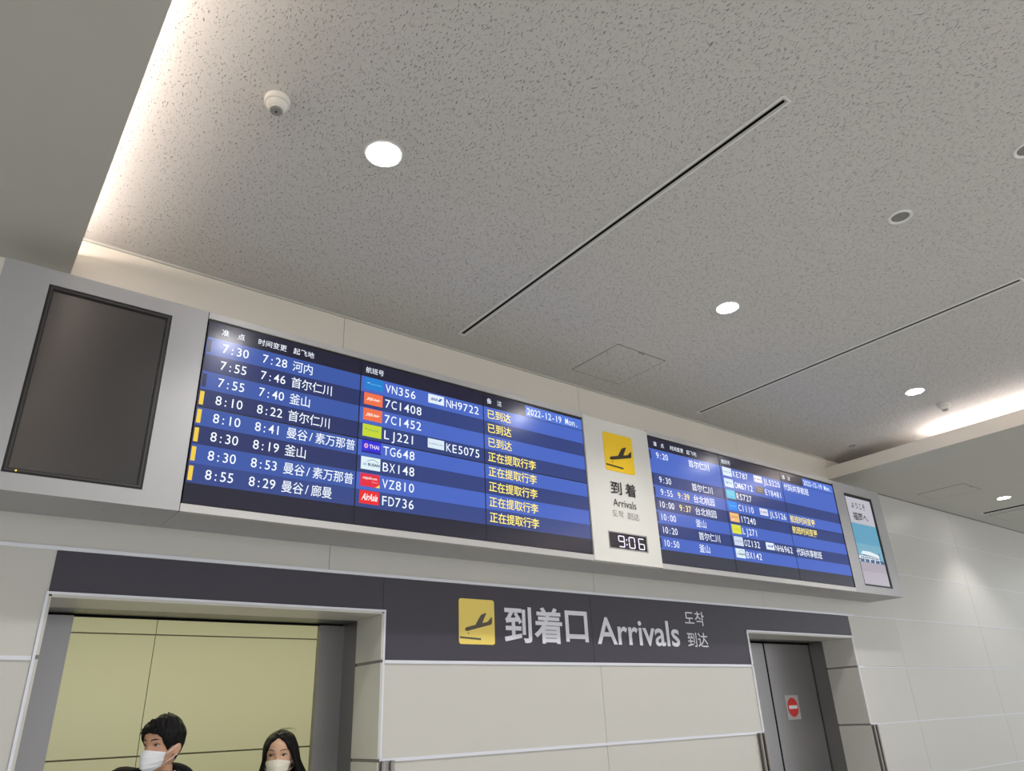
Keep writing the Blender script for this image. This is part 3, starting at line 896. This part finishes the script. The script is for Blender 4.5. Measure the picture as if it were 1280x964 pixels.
def slot(x, y0, y1, z, w, label, h=0.006, lip=0.020):
    t = thing('slot_diffuser', (x, (y0+y1)/2, z), label, 'air vent', 'long slot air diffusers')
    L = (y1-y0)/2
    e = w/2
    bm = bmesh.new()
    for a, b in ((-e, -e+.009), (e-.009, e)):
        box(bm, a, b, -L, L, -h, 0)
    box(bm, -e+.009, e-.009, -L, -L+.009, -h, 0); box(bm, -e+.009, e-.009, L-.009, L, -h, 0)
    local('frame', bm, M['whitemetal'], t)
    bm = bmesh.new()
    box(bm, -e+.009, -e+lip, -L+.009, L-.009, -h*.5, 0); box(bm, e-lip, e-.009, -L+.009, L-.009, -h*.5, 0)
    local('flange', bm, M['soffit'], t)
    bm = bmesh.new(); box(bm, -e+lip, e-lip, -L+.02, L-.02, -h*.4, 0.0); local('air_gap', bm, M['void'], t)
slot(2.412, -2.714, -0.205, CEIL, 0.058, 'long black slot air vent running across the middle of the ceiling')
slot(4.922, -2.702, -0.144, CEIL, 0.058, 'long slot air vent in the right half of the main ceiling')
slot(10.30, -2.70, -0.198, SOFF, 0.10, 'slot air vent in the right lowered ceiling', 0.0015, 0.0095)

def hatch(x0, x1, y0, y1, z, label, m):
    t = thing('ceiling_hatch', ((x0+x1)/2, (y0+y1)/2, z), label, 'access panel', 'square ceiling access panels')
    a, b = (x1-x0)/2, (y1-y0)/2
    bm = bmesh.new()
    for r in cut(-a, a, -b, b, [(-a+.004, a-.004, -b+.004, b-.004)]):
        box(bm, r[0], r[1], r[2], r[3], -.003, 0)
    local('frame', bm, M['core'], t)
    bm = bmesh.new(); box(bm, -a+.004, a-.004, -b+.004, b-.004, -.0025, 0); o = local('lid', bm, m, t)
    bm = bmesh.new(); box(bm, -.030, .030, -b-.004, -b+.018, -.006, 0); bev(bm, .002); local('latch', bm, M['plasticgrey'], t)
hatch(3.407, 3.898, -0.687, -0.199, CEIL, 'square access panel in the main ceiling above the arrivals sign', M['ceiling'])
hatch(8.575, 9.020, -0.715, -0.218, SOFF, 'square access panel in the right lowered ceiling left of its downlight', M['soffit'])
hatch(10.50, 11.05, -0.70, -0.205, SOFF, 'square access panel beyond the slot vent in the right lowered ceiling', M['soffit'])

# ------------------------------------------------------------------ people
def lerp_table(tab, z):
    if z <= tab[0][0]:
        return tab[0][1]
    for (a, va), (b, vb) in zip(tab, tab[1:]):
        if z <= b:
            k = (z-a)/(b-a)
            k = k*k*(3-2*k)
            return va+(vb-va)*k
    return tab[-1][1]
FR = [(-.01, .050), (.0, .072), (.015, .086), (.045, .087), (.07, .088), (.10, .085), (.13, .095), (.16, .095), (.185, .084), (.205, .062), (.218, .035), (.225, .002)]
BK = [(-.01, .020), (.02, .045), (.05, .070), (.09, .090), (.14, .100), (.175, .090), (.20, .066), (.215, .040), (.225, .002)]
WD = [(-.01, .020), (.0, .032), (.02, .048), (.05, .060), (.08, .068), (.12, .073), (.16, .075), (.19, .064), (.21, .042), (.22, .022), (.225, .002)]
def face_pt(th, z, off=0.0, feat=True):
    """a point on the head; th = angle from straight ahead (-y), z above the chin"""
    w, f, b = lerp_table(WD, z), lerp_table(FR, z), lerp_table(BK, z)
    s, c = math.sin(th), math.cos(th)
    x = w*math.copysign(abs(s)**0.92, s)
    y = -f*math.copysign(abs(c)**0.92, c) if c > 0 else -b*c
    if c <= 0:
        y = b*abs(c)**0.92
    d = 0.0
    if feat and c > 0:
        d += 0.024*math.exp(-(x/.011)**2)*max(0, 1-abs(z-.076)/.018)**0.7 if abs(z-.076) < .018 else 0
        d += 0.012*math.exp(-(x/.009)**2)*math.exp(-((z-.100)/.016)**2)
        d -= 0.008*math.exp(-((abs(x)-.031)/.015)**2)*math.exp(-((z-.113)/.010)**2)
        d += 0.004*math.exp(-(x/.02)**2)*(math.exp(-((z-.047)/.006)**2)+math.exp(-((z-.034)/.006)**2))
        d += 0.005*math.exp(-(x/.018)**2)*math.exp(-((z-.008)/.012)**2)
    n = Vector((s*w/ max(w, 1e-4), -c, 0.0))
    if z > .17:
        n.z = (z-.17)/.055*1.3
    if z < .01:
        n.z = -0.3
    n.normalize()
    return Vector((x, y, z)) + Vector((0, -d, 0)) + n*off

def skin_mesh(pts, edges, sub=2):
    """pts: name -> (x, y, z, rx, ry); the first is the root"""
    me = bpy.data.meshes.new('figure')
    names = list(pts)
    me.from_pydata([pts[n][:3] for n in names], [(names.index(a), names.index(b)) for a, b in edges], [])
    o = bpy.data.objects.new('figure', me)
    C.objects.link(o)
    md = o.modifiers.new('Skin', 'SKIN')
    md.use_smooth_shade = True
    for i, n in enumerate(names):
        v = me.skin_vertices[0].data[i]
        v.radius = (pts[n][3], pts[n][4])
        v.use_root = (i == 0)
    s = o.modifiers.new('Subsurf', 'SUBSURF')
    s.levels = sub
    out = bpy.data.meshes.new_from_object(o.evaluated_get(bpy.context.evaluated_depsgraph_get()))
    bpy.data.objects.remove(o)
    bpy.data.meshes.remove(me)
    return out

def grid(bm, rows, closed=False, mi=0):
    vs = [[bm.verts.new(p) for p in r] for r in rows]
    for a, b in zip(vs, vs[1:]):
        n = len(a)
        for i in range(n if closed else n-1):
            f = bm.faces.new((a[i], a[(i+1) % n], b[(i+1) % n], b[i]))
            f.material_index = mi
    return vs

def ellipsoid(bm, c, r, n=16, m=10, rot=None, mi=0):
    rows = []
    for j in range(m+1):
        ph = PI*j/m
        row = []
        for i in range(n):
            v = Vector((r[0]*math.sin(ph)*math.cos(2*PI*i/n), r[1]*math.sin(ph)*math.sin(2*PI*i/n), r[2]*math.cos(ph)))
            if rot:
                v = rot @ v
            row.append(Vector(c)+v)
        rows.append(row)
    grid(bm, rows, True, mi)

def person(loc, body_rot, head_turn, height, label, woman=False, nod=0.0):
    k = height/1.72
    hk = 0.92 if not woman else 0.98
    t = thing('person', loc, label, 'person', rotz=body_rot)
    sk = M['skinf'] if woman else M['skin']
    sh = .165 if woman else .185
    P = {'pelvis': (0, 0, .93, .125, .10), 'waist': (0, 0, 1.10, .115, .085), 'chest': (0, .01, 1.27, .135, .10), 'upper': (0, .02, 1.39, .11, .085),
         'neckbase': (0, .025, 1.455, .055, .055), 'necktop': (0, .01, 1.54, .050, .050)}
    Ed = [('pelvis', 'waist'), ('waist', 'chest'), ('chest', 'upper'), ('upper', 'neckbase'), ('neckbase', 'necktop')]
    for s, n in ((-1, 'r'), (1, 'l')):
        P['sh'+n] = (s*sh, .02, 1.405, .052, .052); P['el'+n] = (s*(sh+.05), .035, 1.12, .040, .040)
        P['wr'+n] = (s*(sh+.055), -.05, .88, .026, .022)
        Ed += [('upper', 'sh'+n), ('sh'+n, 'el'+n), ('el'+n, 'wr'+n)]
        P['hip'+n] = (s*.088, 0, .88, .088, .088); P['kn'+n] = (s*.095, -.015, .50, .056, .056); P['an'+n] = (s*.10, .025, .10, .038, .038)
        P['he'+n] = (s*.10, .045, .045, .034, .034); P['to'+n] = (s*.115, -.135, .032, .034, .026)
        Ed += [('pelvis', 'hip'+n), ('hip'+n, 'kn'+n), ('kn'+n, 'an'+n), ('an'+n, 'he'+n), ('he'+n, 'to'+n)]
    if not woman:
        for n in P:
            if n in ('upper', 'neckbase') or n[:2] == 'sh':
                x_, y_, z_, a_, b_ = P[n]
                P[n] = (x_, y_-.01, z_+({'shr': .085, 'shl': .0}.get(n, .03)), a_, b_)
    S = lambda d: {n: (v[0]*k, v[1]*k, v[2]*k, v[3]*k, v[4]*k) for n, v in d.items()}
    bm = bmesh.new()
    tor = [(.10, .07, .82), (.135, .095, .88), (.140, .098, .94), (.118, .084, 1.06), (.112, .080, 1.12), (.125, .085, 1.26), (.115, .075, 1.35), (.080, .060, P['upper'][2]+.02), (.060, .055, P['neckbase'][2])]
    rows = [[Vector((rx*math.sin(th), .012+ry*math.cos(th), z))*k for th in [2*PI*i/36 for i in range(36)]] for rx, ry, z in tor]
    vs_ = grid(bm, rows, True)
    bm.faces.new(vs_[0]); bm.faces.new(vs_[-1])
    def limb(names, rr):
        pts, rad = [], []
        for (a, ra), (c, rc) in zip(zip(names, rr), zip(names[1:], rr[1:])):
            for q in range(5):
                pts.append((Vector(P[a][:3]).lerp(Vector(P[c][:3]), q/5))*k); rad.append((ra+(rc-ra)*q/5)*k)
        pts.append(Vector(P[names[-1]][:3])*k); rad.append(rr[-1]*k)
        tube(bm, pts, rad, 18)
        for n_, r_ in zip(names, rr):
            ellipsoid(bm, Vector(P[n_][:3])*k, (r_*k*1.02,)*3, 18, 12)
    for n in 'rl':
        q_ = P['sh'+n]; P['in'+n] = (q_[0]*.86, q_[1], q_[2]-.045, .04, .04)
        P['ball'+n] = tuple(a+(c-a)*.68 for a, c in zip(P['he'+n], P['to'+n]))
        limb(['upper', 'in'+n, 'el'+n, 'wr'+n], [.045, .038, .036, .026])
        limb(['hip'+n, 'kn'+n, 'an'+n], [.068, .050, .036])
        limb(['an'+n, 'he'+n, 'ball'+n], [.034, .032, .022])
    for s, n in ((-1, 'r'), (1, 'l')):       # palm, four bent fingers and a thumb, rooted in the wrist
        hx, hy, hz_ = P['wr'+n][:3]
        hand = lambda pts, rr: tube(bm, [(p[0]*k, p[1]*k, p[2]*k) for p in pts], [r*k for r in rr], 12)
        hand([(hx, hy, hz_+.03), (hx, hy-.006, hz_-.01), (hx-s*.002, hy-.010, hz_-.03)], [.022, .023, .020])
        ellipsoid(bm, Vector((hx-s*.003, hy-.012, hz_-.060))*k, Vector((.015, .041, .050))*k, 20, 14)
        for dy, L in ((-.031, .066), (-.010, .078), (.011, .073), (.030, .056)):
            a = (hx-s*.003, hy-.012+dy*.85, hz_-.085)
            hand([a, (a[0]-s*.001, a[1]+dy*.06, a[2]-.022), (a[0]-s*.006, a[1]+dy*.10-.002, a[2]-.022-L*.35), (a[0]-s*.016, a[1]+dy*.10-.004, a[2]-.022-L*.68), (a[0]-s*.026, a[1]+dy*.08-.005, a[2]-.020-L*.92), (a[0]-s*.028, a[1]+dy*.08-.005, a[2]-.022-L*.98)], [.0095, .0098, .0092, .0085, .0072, .003])
        hand([(hx-s*.005, hy-.030, hz_-.030), (hx-s*.012, hy-.055, hz_-.050), (hx-s*.020, hy-.066, hz_-.078), (hx-s*.026, hy-.068, hz_-.100), (hx-s*.027, hy-.068, hz_-.105)], [.013, .0125, .0105, .0085, .003])
    chin = height-.225*hk-(.006 if woman else .012)
    HM = Matrix.Translation((0, -.012, chin)) @ Matrix.Rotation(head_turn, 4, 'Z') @ Matrix.Rotation(nod, 4, 'X') @ Matrix.Scale(hk, 4)
    hb = bmesh.new()
    zs_ = [-.01+.235*i/46 for i in range(47)]
    grid(hb, [[face_pt(2*PI*i/72, z) for i in range(72)] for z in zs_], True)
    for ring in (0, 46):
        hb.verts.ensure_lookup_table()
        hb.faces.new([hb.verts[ring*72+i] for i in range(72)])
    for s in (-1, 1):
        R = Matrix.Rotation(s*-.45, 3, 'Z') @ Matrix.Rotation(-.15, 3, 'X')
        ellipsoid(hb, (s*.0765, .014, .092), (.0075, .019, .031), 16, 10, R)
        ellipsoid(hb, (s*.080, .018, .100), (.008, .016, .020), 14, 8, R)
    tube(hb, [(0, .012, .02), (0, .014, -.03), (0, .022, -.10)], [.050, .052, .055], 20)
    bmesh.ops.transform(hb, matrix=HM, verts=hb.verts)
    me = bpy.data.meshes.new('tmp'); hb.to_mesh(me); hb.free(); bm.from_mesh(me); bpy.data.meshes.remove(me)
    body = local('body', bm, sk, t, smooth=True)
    rm = body.modifiers.new('Remesh', 'REMESH'); rm.mode = 'VOXEL'; rm.voxel_size = 0.0042; rm.use_smooth_shade = True
    me = bpy.data.meshes.new_from_object(body.evaluated_get(bpy.context.evaluated_depsgraph_get()))
    body.modifiers.clear()
    b = bmesh.new(); b.from_mesh(me)         # keep the one continuous outer skin
    seen, best = set(), []
    for v0 in b.verts:
        if v0 in seen:
            continue
        seen.add(v0); comp = [v0]
        for v in comp:
            for e in v.link_edges:
                w_ = e.other_vert(v)
                if w_ not in seen:
                    seen.add(w_); comp.append(w_)
        if len(comp) > len(best):
            best = comp
    keep = set(best)
    bmesh.ops.delete(b, geom=[v for v in b.verts if v not in keep], context='VERTS')
    b.to_mesh(me); b.free()
    body.data = me
    for p in me.polygons:
        p.use_smooth = True
    def headpart(name, b, m, smooth=True):
        bmesh.ops.transform(b, matrix=HM, verts=b.verts)
        return local(name, b, m, t, smooth=smooth)
    # eyes, brows, lips
    for s in (-1, 1):
        th = s*math.asin(.031/.073)
        c = face_pt(th, .113)
        R = Matrix.Rotation(th*0.8, 3, 'Z')
        b = bmesh.new()
        ellipsoid(b, c+Vector((0, .003, 0)), (.0135, .0065, .0052), 18, 10, R)
        n0 = len(b.faces)
        ellipsoid(b, c+R @ Vector((s*-.001 - .002, -.0022, 0)), (.0056, .003, .0053), 14, 8, R, 1)
        headpart('eye', b, [M['eyew'], M['eyed']])
        b = bmesh.new()
        tube(b, [c+R @ Vector((a, -.0035-.002*math.cos(a/.0145*1.4), .0058-22*a*a+ s*a*.06)) for a in [(-.0145+.029*i/8) for i in range(9)]], [.0006, .0013, .0016, .0017, .0017, .0017, .0016, .0013, .0006], 6)
        headpart('eyelash', b, M['lash'])
        b = bmesh.new()
        pts = []
        for i in range(10):
            a = .012+.037*i/9
            pts.append(face_pt(s*math.asin(min(.95, a/.0745)), (.1335 if woman else .1330)+.006*math.sin(i/9*2.4), .0005))
        tube(b, pts, [.0016 if woman else .0026]*3+[.0022 if woman else .0034]*4+[.0016, .0012, .0008], 6)
        headpart('eyebrow', b, M['lash'])
    b = bmesh.new()
    for z, r in ((.046, .0042), (.037, .0048)):
        tube(b, [face_pt(a, z, -.001) for a in [(-.26+.52*i/8) for i in range(9)]], [.001, r*.7, r, r, r, r, r, r*.7, .001], 8)
    headpart('lips', b, M['lip'])
    # face mask
    b = bmesh.new()
    rows = []
    nz = 26
    tmax = 1.12 if not woman else 1.06
    for j in range(nz+1):
        v = j/nz
        row = []
        for i in range(37):
            u = -1+2*i/36
            th = u*tmax
            top = (.093 if not woman else .094)-.012*abs(u)**1.3
            bot = -.012+.034*abs(u)**2
            z = bot+(top-bot)*v
            # smooth tent over nose and chin
            p = face_pt(th, max(z, .004), .005, False)
            p.z = z
            tent = .025*(1-abs(u)**1.4)*(0.66+.34*math.sin(PI*min(1, v*1.05)))
            p += Vector((math.sin(th)*.25, -1, 0)).normalized()*tent
            if v < .2:
                p.y += (0.2-v)*.05*(1-abs(u))
            pl = (v*4) % 1.0
            p += Vector((math.sin(th), -math.cos(th), 0))*.0016*(pl if 0.1 < v < .85 else .5)
            row.append(p)
        rows.append(row)
    grid(b, rows)
    bmesh.ops.recalc_face_normals(b, faces=b.faces)
    mk = headpart('face_mask', b, M['maskcream'] if woman else M['mask'])
    so = mk.modifiers.new('Solidify', 'SOLIDIFY'); so.thickness = .0015
    for s in (-1, 1):
        b = bmesh.new()
        for v0, z1 in ((.86, .118), (.14, .072)):
            j = int(v0*nz)
            a = rows[j][36 if s > 0 else 0]
            e = Vector((s*.082, .022, z1))
            m1 = (a+e)/2 + Vector((s*.006, 0, 0))
            tube(b, [a, m1, e, Vector((s*.082, .036, .095))], .0016, 6)
        headpart('ear_loop', b, M['maskcream'] if woman else M['mask'])
    # hair
    b = bmesh.new()
    rows = []
    N, J = 96, 26
    for j in range(J+1):
        v = j/J
        row = []
        for i in range(N):
            th = 2*PI*i/N
            a = abs((th+PI) % (2*PI)-PI)            # 0 straight ahead
            if woman:
                lo = lerp_table([(0, .196), (.35, .178), (.75, .135), (.95, .10), (1.10, -.15), (1.4, -.24), (PI, -.26)], a)
            else:
                lo = lerp_table([(0, .168), (.45, .160), (.75, .148), (.95, .112), (1.20, .086), (1.55, .110), (1.75, .078), (2.2, .040), (PI, .022)], a)
            z = .225-(.225-lo)*(v**1.25 if not woman else v**1.1)
            if j == 0:
                z = .2248
            nz_ = noise.noise(Vector((math.cos(th)*6, math.sin(th)*6, z*30)))
            if woman:
                o = .013+.003*nz_
                edge = min(1, (1-v)*7)
                if z < .09:
                    kk = (.09-z)/.33
                    ax, ay = .086+(.050 if math.sin(th) > 0 else .030)*kk, .098+.018*kk
                    x = ax*math.sin(th); y = -ay*.78*math.cos(th) if math.cos(th) > 0 else -ay*1.05*math.cos(th)
                    p = Vector((x, y, z))+Vector((math.sin(th), -math.cos(th), 0))*(.003*math.sin(th*40)+.004*nz_)
                    q = face_pt(th, .09, o, False)
                    if z > .05:
                        m_ = (.09-z)/.04
                        q.z = z
                        p = q.lerp(p, m_)
                else:
                    p = face_pt(th, z, o*(.35+.65*edge), False)
                sd = math.sin(th)
                p.x += (.050 if sd > 0 else -.012)*abs(sd)**1.5*max(0, min(1, (.165-z)/.15))
                if a < .25 and z > .17:
                    p.z -= .006*(1-a/.25)           # centre parting
            else:
                top = max(0, (z-.10)/.125)
                o = .010+.026*min(1, top)**1.2*(0.75+.25*math.cos(th))+.007*nz_
                edge = min(1, (1-v)*5)
                p = face_pt(th, z, o*(.12+.88*edge) if a > .9 else (o*.62+.001)*(.40+.60*edge), False)
                if z > .2:
                    p.z += .010*math.cos(th*.5)
                p += Vector((0, 0, 1))*.004*noise.noise(Vector((th*5, v*9, 3)))
            row.append(p)
        rows.append(row)
    # close the underside against the head
    inner = []
    for i in range(N):
        p = rows[-1][i].copy()
        c0 = Vector((0, 0, p.z))
        inner.append(c0+(p-c0)*(.86 if woman and p.z < .05 else .90))
    rows.append(inner)
    grid(b, rows, True)
    b.faces.new([v for v in b.verts[:N]]) if False else None
    hair = headpart('hair', b, M['hair'])
    hs_ = hair.modifiers.new('Subsurf', 'SUBSURF'); hs_.levels = 1; hs_.render_levels = 1
    b = bmesh.new()
    if woman:
        for q in range(5):
            a = -.5+q*.25
            p0 = Vector((.004+.006*q, -.015, .228)); 
            tube(b, [p0, p0+Vector((-.008+.010*q*.5, -.01, .014)), p0+Vector((.012+.008*q, -.02, .010)), p0+Vector((.030+.006*q, -.025, -.010))], [.0007, .0007, .0006, .0004], 5)
        for s in (-1, 1):
            for q in range(7):
                tube(b, [Vector((s*(.088+.004*q), -.03+.01*q, .06-.02*q)), Vector((s*(.104+.004*q), -.035+.01*q, -.05-.01*q)), Vector((s*(.118+.006*q), -.04+.012*q, -.20))], [.0014, .0014, .0004], 5)
    else:
        random.seed(3)
        for q in range(70):
            th = random.uniform(-1.7, 1.7); z = random.uniform(.165, .222)
            p = face_pt(th, z, .012+.010*max(0, (z-.165)/.057), False)
            n = Vector((math.sin(th), -math.cos(th), .35+random.random()*.7)).normalized()
            d = Vector((-math.cos(th)*random.choice((-1, 1))*.5, -.3, -.6))
            tube(b, [p, p+n*.006+d*.003, p+n*.008+d*.012, p+n*.003+d*.020], [.0030, .0026, .0018, .0005], 5)
    headpart('hair_strands', b, M['hair'])
    # clothing
    J_ = {n: v for n, v in P.items() if n in ('pelvis', 'waist', 'chest', 'upper') or n[:2] in ('sh', 'el', 'wr')}
    grow = {'pelvis': (.165, .135), 'waist': (.155, .122), 'chest': (.170, .135), 'upper': (.125, .105), 'sh': (.074 if woman else .080, .074 if woman else .080), 'el': (.062, .062), 'wr': (.046, .044)}
    J_ = {n: v[:3]+grow[n if n in grow else n[:2]] for n, v in J_.items()}
    J_['upper'] = P['upper'][:3]+(.115, .10)
    J_['collar'] = (0, P['neckbase'][1]+.003, P['neckbase'][2], .085, .080)
    E_ = [e for e in Ed if e[0] in J_ and e[1] in J_]+[('upper', 'collar')]
    me = skin_mesh(S(J_), E_)
    b = bmesh.new(); b.from_mesh(me); bpy.data.meshes.remove(me)
    for v in b.verts:
        n_ = noise.noise(v.co*9)
        v.co += v.normal*.008*n_
    hem = .74 if woman else .82
    grid(b, [[Vector((rx*math.sin(th), ry*math.cos(th), z))*k for th in [2*PI*i/40 for i in range(40)]]
             for rx, ry, z in ((.120, .09, 1.08), (.160, .125, 1.05), (.192, .150, .97), (.208, .165, .90), (.208, .165, hem+.01), (.205, .162, hem), (.192, .150, hem), (.180, .140, .95))], True)
    jk = local('coat' if woman else 'jacket', b, M['cloth'], t, smooth=True)
    b = bmesh.new()                          # stand-up collar
    R0 = .078 if woman else .082
    rows = []
    for r, z in ((R0-.012, 1.43), (R0, 1.44), (R0+.006, 1.475), (R0+.002, 1.505), (R0-.008, 1.508), (R0-.012, 1.48), (R0-.012, 1.43)):
        row = []
        for i in range(40):
            th = 2*PI*i/40
            up = .028*(1+math.cos(th))/2 if not woman else .0
            row.append(Vector((r*math.sin(th)*k, (.020+r*.95*math.cos(th))*k, (z-.030+up*(1 if z > 1.45 else 0)-.018*(1-math.cos(th))/2)*k)))
        rows.append(row)
    grid(b, rows, True)
    local('collar', b, M['cloth'], t, smooth=True)
    if not woman:
        b = bmesh.new()                      # hood lying on the back of the neck
        ellipsoid(b, (0.0, .105*k, 1.455*k), (.125, .06, .075), 28, 14, Matrix.Rotation(-.35, 3, 'X'))
        for v in b.verts:
            v.co += v.normal*.008*noise.noise(v.co*14)
        local('hood', b, M['cloth'], t, smooth=True)
        b = bmesh.new()
        rows = [[Vector(((r*math.sin(th))*k, (.018+r*math.cos(th))*k, z*k)) for th in [2*PI*i/32 for i in range(32)]] for r, z in ((.060, 1.44), (.064, 1.475), (.060, 1.495), (.057, 1.475))]
        grid(b, rows, True)
        local('shirt_collar', b, M['shirt'], t, smooth=True)
    b = bmesh.new()
    for n in 'rl':
        h_, k_, a_ = (Vector(P[q+n][:3]) for q in ('hip', 'kn', 'an'))
        tube(b, [p*k for p in (h_+Vector((0, 0, .06)), h_, h_.lerp(k_, .5), k_, k_.lerp(a_, .5), a_+Vector((0, 0, .02)), a_+Vector((0, 0, -.03)), a_+Vector((0, 0, -.032)))], [.070*k, .094*k, .084*k, .070*k, .064*k, .060*k, .060*k, .045*k], 22)
    ellipsoid(b, Vector((0, .005, .93))*k, Vector((.165, .125, .13))*k, 30, 16)
    local('trousers', b, M['jeans'], t, smooth=True)
    for s in (-1, 1):
        F_ = {'a': (s*.10, .025, .09, .052, .052), 'h': (s*.10, .045, .048, .050, .052), 't': (s*.115, -.15, .040, .052, .042)}
        me = skin_mesh(S(F_), [('a', 'h'), ('h', 't')])
        b = bmesh.new(); b.from_mesh(me); bpy.data.meshes.remove(me)
        for v in b.verts:
            v.co.z = max(v.co.z, 0.0)
        local('shoe', b, M['shoe'], t, smooth=True)
    return t

person((0.975, 0.12, 0), math.radians(-32), math.radians(-25), 1.718, 'man with short black hair and white mask looking left in the open doorway')
person((1.62, 0.36, 0), math.radians(-24), math.radians(-6), 1.640, 'woman with long black centre-parted hair and cream mask in the open doorway', True)
